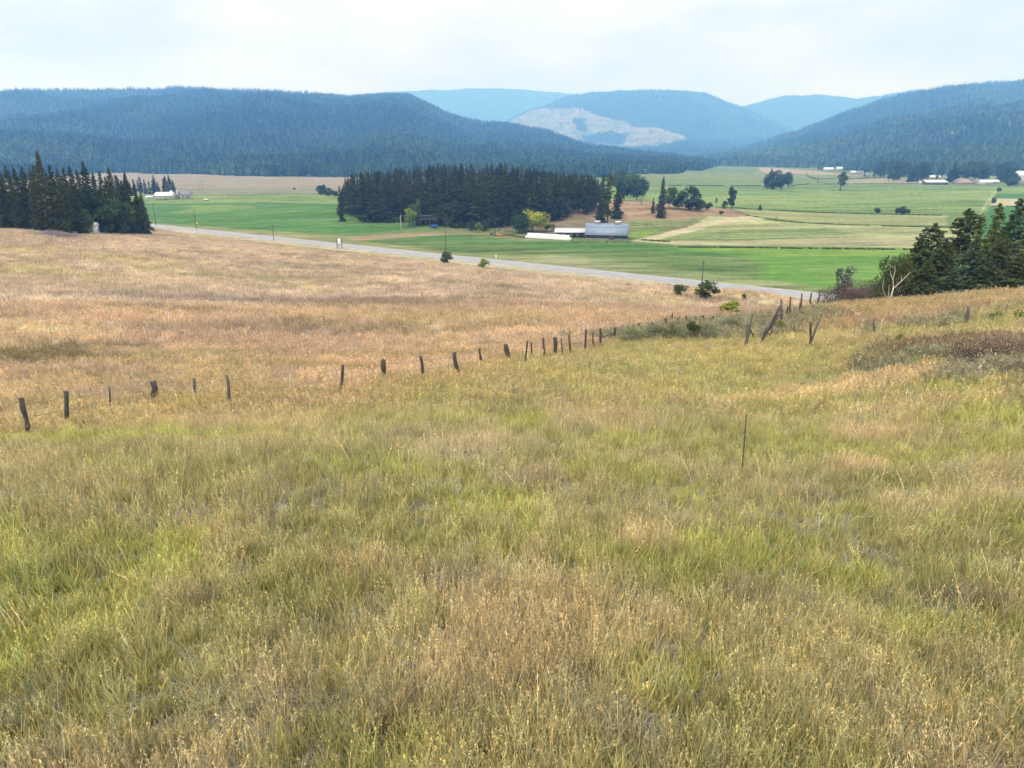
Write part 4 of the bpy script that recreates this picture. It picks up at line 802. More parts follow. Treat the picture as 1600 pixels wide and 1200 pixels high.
# weeds thick on the mound behind the fence and on the upper right slope
mx_, my_ = [], []
for px, py, rx, ry, n_ in [(1000,527,5,1.5,260),(1040,525,6,2.2,560),(1085,523,6,2.6,640),(1130,517,6,3,560),(1175,509,6,3,460),(1215,503,5,3,220),(1245,493,4,2,110),(1500,562,4,2,260),(1560,545,4,2.4,300),(1590,585,3,1.6,200),(1440,545,3,1.4,90),(1470,505,7,3,90)]:
    g_ = ground_at(px, py)[0]; mx_.append(g_[0] + rng.normal(size=n_) * rx * .55); my_.append(g_[1] + rng.normal(size=n_) * ry * .6)
mx_ = np.concatenate(mx_); my_ = np.concatenate(my_); n = len(mx_); k_ = fbm(mx_ / 2.5, my_ / 2.5, 140, 3)[:, None]
tc_ = (C(.27, .27, .17) * (1 - k_) + C(.40, .35, .27) * k_) * rng.uniform(.55, 1.35, n)[:, None]; right_ = mx_ > 24
tc_[right_ & (my_ < 50)] *= C(.95, .78, .78); h_ = rng.uniform(.8, 1.9, n)
scatter('weeds', np.c_[mx_, my_, height(mx_, my_)], np.c_[rng.normal(0, .12, (n, 2)), rng.uniform(0, 6.28, n)], np.c_[h_ * 1.1, h_ * 1.1, h_], rng.integers(0, 3, n), tc_,
    source_coll('mound_weeds', [tuft('a%02d' % i, 650 + i, 46, .34, .2, .6, .016, .6, seg=2, heads=.6, hc=(1.1, 1.1, .95)) for i in range(3)]))
# pale dead tree
p = at_depth(1389, 84); s_ = 84 / F
r_ = empty('dead_tree', p); tag(r_, 'pale leafless dead tree forking in front of the olive bush', 'tree')
mb = MB(); q = lambda dx, up: (dx * s_, .15 * dx * s_, up * s_)
mb.tube([q(0, -6), q(1, 14), q(2, 28)], [.11, .085, .07], 7); mb.build('trunk', M_pale, r_, True)
for br in ([q(2, 27), q(-1, 42), q(0, 55), q(-2, 62)], [q(2, 27), q(14, 38), q(24, 49), q(27, 52)], [q(1, 10), q(-10, 16), q(-16, 28), q(-17, 44)], [q(0, 2), q(-4, 18), q(-6, 34)], [q(-1, 40), q(-7, 50), q(-8, 56)], [q(14, 38), q(12, 47)]):
    mb = MB(); mb.tube(br, np.linspace(.06, .015, len(br)), 5, False); mb.build('branch', M_pale, r_, True)

# ------------------------------------------------------------------ old fence and loose posts
def post_bm(b_, t_, w0, w1, rough=.12, seed=0):
    rg = np.random.default_rng(seed); b_ = np.array(b_); t_ = np.array(t_); n = 6; mb = MB()
    ts = np.linspace(-.35, 1, n); pts = b_ + (t_ - b_) * ts[:, None]; pts[1:-1] += rg.normal(size=(n - 2, 3)) * w0 * .12
    rad = np.linspace(w0, w1, n) * rg.uniform(1 - rough, 1 + rough, n); mb.tube(pts, rad, 7); V = mb.V[0]; V += rg.normal(size=V.shape) * w0 * .09
    V[(n - 1) * 7:(n) * 7, 2] += rg.uniform(-1, 1, 7) * w0 * .5; return mb
def px_post(bx, by, tx, ty, wpx, lift=0):
    g, d = ground_at(bx, by); g, d = ground_at(bx, by + .28 * F / d); tz = top_z(g[1], ty); dz = (g[1] * CP - (tz - 42) * SP); X = (tx - 800) / F * dz
    return g, np.array([X, g[1], tz]), wpx / F * d / 2
froot_g = ground_at(533, 606)[0]
fence = empty('wire_fence', froot_g); tag(fence, 'long old fence of leaning weathered posts running from lower left to the mound', 'fence')
FP = [(47,674,33,622,7,0),(105,662,103,611,7,1),(173,640,171,605,3,2),(245,626,238,597,10,0),(305,625,303,592,4,2),(361,630,354,586,5,2),(533,608,536,571,4.5,0),(601,592,599,563,8,0),(664,592,657,557,5,0),(715,584,710,551,6.5,0),(753,567,749,545,3.5,0),
      (797,562,790,538,7,0),(820,563,824,533,2.5,0),(831,556,830,536,3,0),(851,558,849,528,4,3),(869,556,867,527,6,0),(879,556,877,529,3,2),(892,552,889,522,4,3),(915,548,915,515,3.5,0),(927,542,926,518,2.5,3),(939,541,938,513,4,0),(960,529,961,512,4,0),
      (982,522,981,508,1.8,2),(998,516,998,505,4,0),(1019,515,1019,504,2.5,0),(1040,513,1040,497,4,0),(1049,506,1051,489,1.6,0),(1059,508,1059,496,2.5,2),(1073,506,1072,494,4,3),(1087,506,1087,495,3,0),(1100,506,1098,493,4,0),(1115,506,1115,494,3,0)]
tops = []; MW = [M_wood, M_wood_green, M_wood_grey, M_wood_red]
for i, (bx, by, tx, ty, w_, mi) in enumerate(FP):
    g, tp, r_ = px_post(bx, by, tx, ty, w_); L0 = np.array(fence.location); po = post_bm(g - L0, tp - L0, r_ * 1.08, r_ * .92, seed=i).build('post', MW[mi], fence, False)
    tops.append((g, tp))
for f in (.86, .55):
    mb = MB(); L0 = np.array(fence.location)
    for (g0, t0), (g1, t1) in zip(tops[:-1], tops[1:]):
        a_ = g0 + (t0 - g0) * f - L0; b_ = g1 + (t1 - g1) * f - L0; m_ = (a_ + b_) / 2 - [0, 0, .05 + .01 * np.linalg.norm(a_ - b_)]; mb.tube([a_, m_, b_], .006, 4, False)
    mb.build('wire', M_wire, fence)
g, tp, r_ = px_post(941, 541, 941, 527, 3); g2, tp2, _ = px_post(960, 529, 959, 521, 3); mb = MB(); mb.tube([tp - L0, tp2 - L0], .045, 6); mb.build('rail', M_wood, fence)

def single(name, rows, label, cat, part='post', group=None):
    g0 = px_post(*rows[0][:5])[0]; r = empty(name, g0); tag(r, label, cat, group)
    for i, (bx, by, tx, ty, w_, mi) in enumerate(rows):
        g, tp, rr_ = px_post(bx, by, tx, ty, w_); post_bm(g - g0, tp - g0, rr_ * 1.1, rr_ * .8, seed=int(bx * 7 + i)).build(part if i == 0 else 'brace', MW[mi], r)
    return r
def beam_px(r, a_, b_, w_, mat, nm='brace', d=None):
    """leaning timber between two sight points, both at the distance of the ground under the first"""
    g0 = np.array(r.location); A_ = at(a_[0], a_[1], d); B_ = at(b_[0], b_[1], d * (1.02)); mb = post_bm(A_ - g0, B_ - g0, w_ / F * d / 2, w_ / F * d / 2 * .9, seed=int(a_[0])); mb.build(nm, mat, r)
r = single('corner_post', [(1163, 542, 1176, 490, 5, 2), (1167, 535, 1166, 510, 4, 2)], 'tall grey corner post leaning right with a short strut', 'fence post')
d_ = ground_at(1185, 533)[1]; beam_px(r, (1171, 514), (1181, 531), 2.6, M_wood, d=d_)
beam_px(r, (1163, 537), (1170, 512), 3.5, M_wood_grey, d=d_); beam_px(r, (1178, 527), (1184, 533), 3, M_wood, d=d_)
r = single('leaning_braces', [(1221, 506, 1221, 468, 4, 3), (1187, 535, 1219, 478, 3.6, 0)], 'heavy timbers leaning up against a tall reddish post', 'fence post')
beam_px(r, (1190, 529), (1214, 492), 3.2, M_wood, d=d_); beam_px(r, (1203, 506), (1219, 481), 3, M_wood_grey, d=d_); beam_px(r, (1193, 524), (1200, 514), 6, M_wood, d=d_ * 1.01); beam_px(r, (1198, 520), (1221, 488), 3, M_wood_grey, d=d_ * 1.01); beam_px(r, (1208, 510), (1221, 474), 2.6, M_wood_red, d=d_ * 1.01); beam_px(r, (1183, 540), (1199, 507), 3, M_wood_grey, d=d_ * .99)
for rows, lab in [([(1233, 497, 1235, 464, 3.5, 3), (1230, 496, 1231, 479, 3, 0)], 'tall thin post with a shorter one against its left side'), ([(1251, 488, 1253, 459, 3, 3), (1249, 490, 1250, 473, 3, 0)], 'tall post with a stub beside it, middle of three on the crest'),
    ([(1264, 479, 1268, 457, 2.5, 0), (1268, 478, 1265, 468, 3, 0)], 'dark post crossed by a strut among brown brush'), ([(1279, 476, 1281, 453, 2.5, 0), (1277, 476, 1279, 466, 4, 0)], 'last tall dark post where the brambles begin')]:
    single('fence_post', rows, lab, 'fence post', group='tall posts climbing to the crest')
single('fence_post', [(1266, 541, 1267, 504, 4, 0), (1262, 541, 1281, 498, 4, 2)], 'upright post with a second post leaning right in a V', 'fence post')
single('fence_post', [(1365, 519, 1366, 499, 4, 2)], 'short split grey post alone in the reddish grass', 'fence post')
single('fence_post', [(1512, 503, 1513, 479, 6, 2)], 'thick grey post standing alone near the right edge', 'fence post')
single('metal_stake', [(1158, 742, 1166, 648, 2.2, 0)], 'thin dark stake upright in the yellow green grass', 'stake', part='rod')

# ------------------------------------------------------------------ utility poles, signs, markers
def pole(bx, by, tx, ty, lab, arm=True, mat=None, group='utility poles along the road', wpx=None):
    g, d = ground_at(bx, by); tz = top_z(g[1], ty); h = tz - g[2]; r = empty('utility_pole', g, R(35)); tag(r, lab, 'pole', group)
    mb = MB(); mb.tube([(0, 0, -.5), (0, 0, h * .5), (0, 0, h)], [.17, .15, .12] if wpx is None else [wpx] * 3, 8); mb.build('mast', mat or M_wood, r, True)
    if arm:
        mb = MB(); mb.box((0, 0, h - .45), (2.0, .12, .14)); mb.build('crossarm', mat or M_wood, r)
        for s in (-.85, 0.3, .85):
            mb = MB(); mb.tube([(s, 0, h - .38), (s, 0, h - .30), (s, 0, h - .26), (s, 0, h - .16)], [.03, .06, .04, .05], 6); mb.build('insulator', M_wood_grey, r)
    return r
pole(244, 352, 239, 318, 'utility pole nearest the fir stand, on the road verge'); pole(307, 358, 303, 328, 'utility pole beside the yellow diamond sign'); pole(428, 376, 426, 351, 'short utility pole between the yellow sign and the white board')
pole(697, 403, 696, 361, 'utility pole rising from the olive brown bush'); pole(1096, 449, 1096, 407, 'utility pole rising from the large olive bush')
pole(627, 364, 627, 336, 'pale bare pole in front of the grove beside the shed', arm=False, mat=M_pale, group='poles near the shed')
g = flat_at(314, 297); r = empty('power_pylon', g, .3); tag(r, 'faint two-legged wooden power pole far out on the dry field', 'pole'); mb = MB()
for s in (-2, 2): mb.tube([(s, 0, -.5), (s, 0, 12)], [.2, .15], 6)
mb.build('leg', M_wood, r); mb = MB(); mb.box((0, 0, 10.5), (8, .3, .3)); mb.build('crossarm', M_wood, r)
M_white = pbr('white_paint', (.78, .78, .78), .5, .06, 1); M_yp = pbr('yellow_sign_paint', (.75, .52, .03), .5, .05, 1); M_metal = pbr('grey_metal', (.35, .36, .37), .45, .1, 1, metal=.5)
g, d = ground_at(306, 362); g = np.array([g[0] + 1.5, g[1] - .5, g[2]]); h = top_z(g[1], 346.5) - g[2]; r = empty('road_sign', g, R(-20)); tag(r, 'yellow diamond warning sign on the road verge', 'road sign')
mb = MB(); mb.tube([(0, 0, -.3), (0, 0, h)], .05, 6); mb.build('sign_post', M_metal, r)
mb = MB(); e_ = .72; mb.add([(0, -.06, h - 2 * e_), (e_, -.06, h - e_), (0, -.06, h), (-e_, -.06, h - e_), (0, -.03, h - 2 * e_), (e_, -.03, h - e_), (0, -.03, h), (-e_, -.03, h - e_)], [[0, 1, 2, 3], [7, 6, 5, 4], [0, 4, 5, 1], [1, 5, 6, 2], [2, 6, 7, 3], [3, 7, 4, 0]]); mb.build('sign_plate', M_yp, r)
g, d = ground_at(531, 388); h = top_z(g[1], 372.5) - g[2]; k = d / F; r = empty('sign_board', g); tag(r, 'tall white board between two dark posts beside the road', 'sign board')
for s in (-4 * k, 4 * k - .1): mb = MB(); mb.tube([(s, 0, -.4), (s, 0, h)], .16, 7); mb.build('post', M_wood, r)
mb = MB(); mb.box((-.2 * k, 0, h * .62), (4.6 * k, .12, h * .72)); mb.build('panel', M_white, r)
g, d = ground_at(775, 406); h = top_z(g[1], 397) - g[2]; r = empty('marker_post', g); tag(r, 'small white marker post at the field edge beyond the road', 'marker post'); mb = MB(); mb.box((0, 0, h / 2), (.30, .12, h)); mb.build('board', M_white, r); mb = MB(); mb.box((0, -.075, h * .85), (.3, .02, .16)); mb.build('reflector', pbr('red_reflector', (.4, .03, .02), .3, .05, 1), r)
# ------------------------------------------------------------------ farm
M_roof = pbr('metal_roof', (.22, .28, .37), .5, .08, .6, metal=.0); M_roofw = pbr('white_metal_roof', (.62, .63, .66), .5, .05, .6); M_bwood = pbr('barn_boards', (.055, .05, .048), .9, .3, 2, stretch=(6, 6, .5)); M_stone = pbr('barn_footing', (.28, .26, .23), .9, .2, 1)
M_dark = pbr('painted_interior_shade', (.015, .015, .016), .9, .1, 1); M_beige = pbr('beige_siding', (.50, .47, .40), .7, .08, 1); M_wrap = pbr('white_bale_wrap', (.82, .83, .85), .35, .04, 2); M_glass = pbr('window_glass', (.06, .07, .09), .15, .1, 1)
M_blue = pbr('blue_paint', (.02, .08, .35), .5, .1, 1); M_orange = pbr('faded_orange_paint', (.50, .13, .05), .5, .15, 2); M_tgreen = pbr('tractor_green', (.03, .12, .05), .45, .1, 1); M_rub = pbr('tyre_rubber', (.02, .02, .02), .9, .1, 3)
def corrugate(x0, x1, y0, z0, y1, z1, step=.3, th=.07):
    """standing-seam roof slope from eave (y0,z0) to ridge (y1,z1)"""
    mb = MB(); dy, dz = y1 - y0, z1 - z0; L_ = math.hypot(dy, dz); ny, nz_ = -dz / L_, dy / L_
    if nz_ < 0: ny, nz_ = -ny, -nz_
    prof = [(y0, z0), (y1, z1), (y1 + ny * th, z1 + nz_ * th), (y0 + ny * th, z0 + nz_ * th)]; mb.prism(prof, x0, x1)
    for x in np.arange(x0 + step, x1 - .05, step * 2): mb.prism([(y0, z0 + .0), (y1, z1 + .0), (y1 + ny * (th + .05), z1 + nz_ * (th + .05)), (y0 + ny * (th + .05), z0 + nz_ * (th + .05))], x - .03, x + .03)
    return mb
# barn
g = flat_at(947, 375.3); g[2] = hz(g[0], g[1]); rz = -.20
W_, D_ = 21.4, 12.0; r = empty('barn', (g[0] + 1.2, g[1] + D_ / 2, g[2]), rz); tag(r, 'barn with pale blue metal roof, dark walls and two roof vents', 'barn')
mb = MB(); mb.box((0, 0, .35), (W_, D_, .7)); mb.build('footing', M_stone, r)
prof = [(-D_ / 2, .7), (D_ / 2, .7), (D_ / 2, 2.6), (D_ / 4 + .3, 6.0), (0, 7.7), (-D_ / 4 - .3, 6.0), (-D_ / 2, 2.6)]
mb = MB(); mb.prism([(a_ * .985, b_) for a_, b_ in prof], -W_ / 2 + .1, W_ / 2 - .1); mb.build('wall', M_bwood, r)
for s in (-1, 1):
    mb = corrugate(-W_ / 2 - .4, W_ / 2 + .4, s * (D_ / 2 + .5), 2.35, s * (D_ / 4 + .3), 6.05); m2 = corrugate(-W_ / 2 - .4, W_ / 2 + .4, s * (D_ / 4 + .33), 6.07, 0, 7.85); mb.V += m2.V; mb.Q += [q_ + mb.n for q_ in m2.Q]; mb.T += [q_ + mb.n for q_ in m2.T]; mb.n += m2.n
    mb.build('roof', M_roof, r)
for x in (-W_ / 2 + 5.5, W_ / 2 - 5.3):
    mb = MB(); mb.box((x, 0, 8.05), (2.2, 1.5, .9)); v_ = mb.build('roof_vent', M_beige, r)
    mb = MB(); mb.prism([(-1.05, 8.5), (1.05, 8.5), (0, 9.15)], x - 1.5, x + 1.5); mb.build('vent_cap', M_roofw, v_)
    for k in range(3): pass
for x in (-8, -4.5, -1, 6.5): mb = MB(); mb.box((x, -D_ / 2 - .02, 1.6), (1.1, .08, .8)); w_ = mb.build('window', M_glass, r); mb = MB(); mb.box((x, -D_ / 2 - .05, 1.15), (1.3, .12, .08)); mb.build('sill', M_wood_grey, w_)
mb = MB(); mb.box((2.8, -D_ / 2 - .04, 1.35), (2.6, .1, 2.0)); mb.build('door', M_wood_red, r); mb = MB(); mb.box((W_ / 2 + .03, 0, 2.2), (.12, 3.6, 3.2)); mb.build('door', M_wood, r)
# long low shed with white roof
a0 = flat_at(868, 371.5); r = empty('long_shed', (a0[0] + 8.2, a0[1] + 4, hz(a0[0], a0[1])), -.10); tag(r, 'long low shed with a flat white roof between the bales and the barn', 'shed')
mb = MB(); mb.box((0, 0, 1.4), (15.6, 7, 2.8)); mb.build('wall', M_wood_grey, r); mb = MB(); mb.prism([(-4.0, 2.75), (4.0, 4.1), (4.0, 4.28), (-4.0, 2.93)], -8.4, 8.4); mb.build('roof', M_roofw, r)
for x in (-5, -1.5, 2, 5.5): mb = MB(); mb.box((x, -3.52, 1.3), (1.6, .1, 2.0)); mb.build('door', M_dark, r)  # near-black panels on the solid wall; doorway shade put into their colour
mb = MB(); mb.box((8.0, -2.5, 1.3), (.5, 1.2, 2.6)); mb.build('end_panel', M_white, r)
# wrapped bales: two low rows with a third on top
ga = flat_at(820.5, 372.0); gb = flat_at(890, 376.3); dr = (gb - ga)[:2]; L_ = np.linalg.norm(dr); dr /= L_; nr_ = np.array([-dr[1], dr[0]]); nb_ = 17; pit = L_ / nb_; zb = hz(*((ga + gb) / 2)[:2])
rad_ = pit * .51; mb = MB(); n = 14; prof = [(math.cos(q_) * rad_, math.sin(q_) * rad_) for q_ in np.linspace(0, 2 * math.pi, n, endpoint=False)]
mb.tube([(0, -.62, 0), (0, -.56, 0), (0, .56, 0), (0, .62, 0)], [rad_ * .86, rad_, rad_, rad_ * .86], n); bale0 = mb.build('wrapped_bale', M_wrap, None, True); first = True
for row, (off, zc, cnt, st) in enumerate([(0.0, rad_, nb_, .5), (1.5, rad_, nb_, .5), (.7, rad_ * 2.72, nb_ - 1, 1.0)]):
    for i in range(cnt):
        o = bale0 if first else bale0.copy()
        if not first: COL.objects.link(o)
        first = False; c_ = ga[:2] + dr * pit * (i + st) + nr_ * (off + .6); o.location = (c_[0], c_[1], zb + zc); o.rotation_euler = (0, rng.uniform(0, 6), math.atan2(dr[1], dr[0]) + rng.normal() * .03); o.scale = (rng.uniform(.96, 1.0),) * 3
        en = 'leftmost ' if i == 0 else 'rightmost ' if i == cnt - 1 else ''
        tag(o, en + ['white wrapped bale in the front bottom row beside the barn', 'white wrapped bale in the back bottom row beside the barn', 'white wrapped bale on top of the long stack'][row], 'hay bale', ['front row of white bales', 'back row of white bales', 'top row of white bales'][row])
# open-fronted shed
a0 = flat_at(650, 354); b0 = flat_at(685, 354); W_ = b0[0] - a0[0]; r = empty('open_shed', ((a0[0] + b0[0]) / 2, a0[1] + 3.5, hz(a0[0], a0[1])), .04); tag(r, 'open-fronted pole shed with sloping roof in front of the grove', 'shed'); k = a0[1] / F * 1.05
mb = MB(); mb.box((0, 3.3, 2.6), (W_, .2, 5.2)); mb.box((-W_ / 2 + .1, 0, 2.6), (.2, 6.8, 5.2)); mb.box((W_ / 2 - .1, 1.2, 2.6), (.2, 4.2, 5.2)); mb.box((-W_ / 2 + 1.5, -3.2, 1.6), (2.6, .2, 3.2)); mb.build('wall', M_bwood, r)
mb = MB(); mb.add([(-W_ / 2 - .7, -4.2, 5.6), (W_ / 2 + .7, -4.2, 6.9), (W_ / 2 + .7, 3.8, 6.2), (-W_ / 2 - .7, 3.8, 5.0), (-W_ / 2 - .7, -4.2, 5.78), (W_ / 2 + .7, -4.2, 7.08), (W_ / 2 + .7, 3.8, 6.38), (-W_ / 2 - .7, 3.8, 5.18)], [[3, 2, 1, 0], [4, 5, 6, 7], [0, 1, 5, 4], [1, 2, 6, 5], [2, 3, 7, 6], [3, 0, 4, 7]]); mb.build('roof', M_metal, r)
mb = MB(); mb.add([(-W_ / 2, -3.4, 3.5), (W_ / 2, -3.4, 4.0), (W_ / 2, -3.3, 6.7), (-W_ / 2, -3.3, 5.55)], [[0, 1, 2, 3]]); mb.add([(-W_ / 2, -3.28, 3.5), (W_ / 2, -3.28, 4.0), (W_ / 2, -3.2, 6.7), (-W_ / 2, -3.2, 5.55)], [[3, 2, 1, 0]]); mb.build('fascia_boards', M_bwood, r)
for i in range(5): mb = MB(); x = -W_ / 2 + 3.2 + (W_ - 3.5) * i / 4; mb.tube([(x, -3.6, -.3), (x, -3.6, 4.4)], .17, 6); mb.build('post', M_wood_grey, r)
# blue trailer
g = flat_at(678, 357.5); g[2] = hz(g[0], g[1]); r = empty('farm_trailer', g, .05); tag(r, 'small blue tipping trailer parked in front of the open shed', 'trailer')
mb = MB(); v = [(-1.8, -1, .8), (1.8, -1, .8), (1.8, 1, .8), (-1.8, 1, .8), (-2.1, -1.15, 2.2), (2.1, -1.15, 2.2), (2.1, 1.15, 2.2), (-2.1, 1.15, 2.2), (-1.9, -.95, 2.2), (1.9, -.95, 2.2), (1.9, .95, 2.2), (-1.9, .95, 2.2), (-1.6, -.8, 1.0), (1.6, -.8, 1.0), (1.6, .8, 1.0), (-1.6, .8, 1.0)]
mb.add(v, [[3, 2, 1, 0], [0, 1, 5, 4], [1, 2, 6, 5], [2, 3, 7, 6], [3, 0, 4, 7], [4, 5, 9, 8], [5, 6, 10, 9], [6, 7, 11, 10], [7, 4, 8, 11], [9, 13, 12, 8], [10, 14, 13, 9], [11, 15, 14, 10], [8, 12, 15, 11], [12, 13, 14, 15]]); mb.build('box', M_blue, r)
for s in (-1, 1): mb = MB(); mb.tube([(.3, s * .95 - .12, .45), (.3, s * .95 + .12, .45)], .45, 14); mb.build('wheel', M_rub, r)
mb = MB(); mb.tube([(-1.8, 0, .7), (-3.2, 0, .5)], .06, 6); mb.build('drawbar', M_blue, r)
# tractor and orange mower
def wheel(r, x, y, rad, wd, mat=M_rub):
    mb = MB(); mb.tube([(x, y - wd / 2, rad), (x, y + wd / 2, rad)], rad, 16); w_ = mb.build('wheel', mat, r, False); mb = MB(); mb.tube([(x, y - wd / 2 - .02, rad), (x, y + wd / 2 + .02, rad)], rad * .45, 12); mb.build('rim', M_white, w_)
g = flat_at(771, 368); g[2] = hz(g[0], g[1]); r = empty('tractor', g, R(172)); tag(r, 'small green tractor parked at the edge of the green field', 'tractor')
mb = MB(); mb.prism([(-.35, .7), (.35, .7), (.35, 1.25), (.25, 1.45), (-.25, 1.45), (-.35, 1.25)], .1, 1.9); mb.build('bonnet', M_tgreen, r); mb = MB(); mb.box((-.5, 0, .95), (1.3, .8, .5)); mb.build('chassis', M_tgreen, r)
mb = MB(); mb.box((-.6, 0, 1.45), (.5, .5, .12)); mb.box((-.85, 0, 1.7), (.1, .5, .5)); mb.build('seat', M_rub, r)
for s in (-1, 1): wheel(r, -.6, s * .75, .72, .35); wheel(r, 1.4, s * .6, .42, .22); mb = MB(); mb.box((-.6, s * .72, 1.5), (1.2, .4, .06)); mb.build('mudguard', M_tgreen, r)
mb = MB(); mb.tube([(-.95, -.4, 1.2), (-.95, -.4, 2.4), (-.95, .4, 2.4), (-.95, .4, 1.2)], .04, 6); mb.build('roll_bar', M_rub, r); mb = MB(); mb.tube([(.1, 0, 1.4), (-.15, 0, 1.75)], .03, 5); mb.build('steering_column', M_rub, r); mb = MB(); mb.tube([(1.2, 0, 1.4), (1.2, 0, 2.0)], .04, 6); mb.build('exhaust', M_rub, r)
g = flat_at(781, 368.3); g[2] = hz(g[0], g[1]); r = empty('hay_mower', g, R(-8)); tag(r, 'faded orange mower standing right of the green tractor', 'farm machine')
mb = MB(); mb.prism([(-.9, .35), (.9, .35), (.8, .8), (.3, 1.1), (-.5, 1.1), (-.9, .7)], -1.9, 1.2); mb.build('deck', M_orange, r); mb = MB(); mb.tube([(-1.9, 0, .8), (-2.6, 0, 1.5), (-1.4, 0, 1.9), (-.8, 0, 1.1)], .07, 6); mb.build('hitch_frame', M_beige, r)
for s in (-1, 1): wheel(r, .9, s * 1.0, .36, .2)
mb = MB(); mb.box((1.9, 0, .35), (1.4, 1.2, .12)); mb.build('skirt', M_orange, r)
# brush pile and small white shed by the near fir stand
g, _ = ground_at(82, 369); r = empty('brush_pile', g); tag(r, 'long grey purple heap of cut brush at the edge of the tan field', 'brush pile'); rg = np.random.default_rng(5); mb = MB()
for i in range(420):
    x = rg.normal() * 4.2; hmx = 1.7 * math.exp(-(x / 5.5) ** 2); y = rg.normal() * 1.3; z = rg.uniform(0, hmx) * math.exp(-(y / 2) ** 2); d = rg.normal(size=3) * [1.0, .8, .35]; mb.tube([(x - d[0], y - d[1], z - d[2] * .5 + .1), (x + d[0] * .2, y + d[1] * .3, z + .12), (x + d[0], y + d[1], z + d[2] * .5 + .1)], [.05, .04, .015], 4, False)
mb.build('branches', pbr('lilac_grey_brush', (.25, .20, .21), .9, .3, 2), r)
p = at_depth(146, 243); r = empty('white_shed', p, .2); tag(r, 'small white shed under the dark pointed fir', 'shed'); mb = MB(); mb.box((0, 0, 1.4), (3.4, 3, 2.8)); mb.build('wall', M_white, r); mb = MB(); mb.prism([(-1.9, 2.75), (1.9, 2.75), (0, 3.9)], -1.9, 1.9); mb.build('roof', M_roofw, r); mb = MB(); mb.box((.4, -1.52, 1.0), (.9, .08, 2.0)); mb.build('door', M_beige, r)

# ------------------------------------------------------------------ far houses
M_hwhite = pbr('far_white_siding', (.55, .55, .54), .6, .08, 1)
def house(px, base, wpx, hpx, label, cat='house', wall=M_white, roof=M_roofw, rz=0., deep=.6, roofh=.45, win=3, name='farmhouse'):
    if wall is M_white: wall = M_hwhite
    g = flat_at(px, base); g[2] = max(hz(g[0], g[1]), 0) - .1; d = np.linalg.norm(g - CAM); k = d / F; W_ = wpx * k; H = hpx * k * (1 - roofh) ; D_ = W_ * deep; RH = hpx * k * roofh
    r = empty(name, (g[0], g[1] + D_ / 2, g[2]), rz); tag(r, label, cat)
    mb = MB(); mb.prism([(-D_ / 2, 0), (D_ / 2, 0), (D_ / 2, H), (0, H + RH * .93), (-D_ / 2, H)], -W_ / 2, W_ / 2); mb.build('wall', wall, r)
    t_ = .25; mb = MB()
    for s in (-1, 1): mb.prism([(s * (D_ / 2 + .6), H - .25), (s * (D_ / 2 + .6), H - .25 + t_), (0, H + RH + t_), (0, H + RH)][::s], -W_ / 2 - .5, W_ / 2 + .5)
    mb.build('roof', roof, r)
    for i in range(win):
        x = (i - (win - 1) / 2) * W_ / (win + .4); mb = MB(); mb.box((x, -D_ / 2 - .03, H * .55), (min(1.4, W_ / 8), .08, min(1.3, H * .4))); w_ = mb.build('window', M_glass, r); mb = MB(); mb.box((x, -D_ / 2 - .06, H * .55 - min(1.3, H * .4) / 2 - .05), (min(1.4, W_ / 8) + .2, .12, .1)); mb.build('sill', M_white, w_)
    mb = MB(); mb.box((W_ * .12, -D_ / 2 - .04, min(1.1, H * .45)), (1.1, .1, min(2.2, H * .9))); mb.build('door', M_wood_grey, r)
    return r
M_rgrey = pbr('grey_shingles', (.20, .20, .21), .8, .1, 1); M_pinkw = pbr('pinkish_siding', (.50, .36, .32), .8, .08, 1)
house(255, 312, 23, 9.5, 'white roofed machine shed left of the dark conifer by the dry field', 'shed', M_beige, M_roofw, 0.08, .7, .45, 0, 'machine_shed')
house(271, 311, 9, 11, 'narrow white farmhouse against the dark conifer', wall=M_beige, roof=M_roofw, deep=1.1)
house(290, 310.5, 13, 10, 'white farmhouse with grey roof right of the dark conifer', wall=M_white, roof=M_rgrey, rz=.3, deep=.7)
house(233, 310, 9, 3.2, 'low white outbuilding left of the machine shed', 'shed', M_white, M_roofw, win=0, name='outbuilding')
house(322, 313.5, 5, 2.4, 'tiny pale vehicle shed out on the field edge', 'shed', M_white, M_beige, win=0, name='outbuilding')
house(1447, 288, 15, 4, 'low white roofed barn left of the long one', 'barn', M_beige, M_roofw, win=0, name='farm_barn'); house(1464, 288.5, 28, 5.5, 'long low barn with white roof at the far meadow edge', 'barn', M_wood_grey, M_roofw, win=4, name='farm_barn')
house(1461, 279.5, 15, 4, 'white roofed barn behind the long low one', 'barn', M_pinkw, M_roofw, win=0, name='farm_barn')
house(1511, 288, 20, 7.5, 'pinkish house with a wide white gable among far trees', wall=M_pinkw, roof=M_rgrey, rz=1.2, deep=.9); house(1529, 288, 10, 5.5, 'pinkish outbuilding left of the white shed', 'shed', M_pinkw, M_rgrey, win=1, name='outbuilding')
house(1541, 289, 14, 6, 'bright white shed among the far trees', 'shed', M_white, M_roofw, win=1, name='outbuilding'); house(1553, 287.5, 14, 5, 'white roofed house right of the bright white shed', wall=M_beige, roof=M_roofw)
house(1596, 290, 12, 17, 'tall white house at the right edge of the valley', wall=M_white, roof=M_roofw, deep=.8, roofh=.3, win=2)
house(1397, 276.5, 9, 3.5, 'small house with bright roof at the edge of the tan field', wall=M_beige, roof=M_roofw, win=2); house(1296, 268, 13, 5, 'white roofed house in the trees left of its twin', wall=M_beige, roof=M_roofw, win=2); house(1312, 267, 8, 5, 'small white house in the trees under the right mountain', wall=M_white, roof=M_roofw, win=2)
house(1334, 272, 7, 4, 'small white house at the edge of the tree belt', wall=M_white, roof=M_roofw, win=1); house(1345, 273, 8, 5, 'pinkish house at the edge of the tree belt', wall=M_pinkw, roof=M_rgrey, win=1)
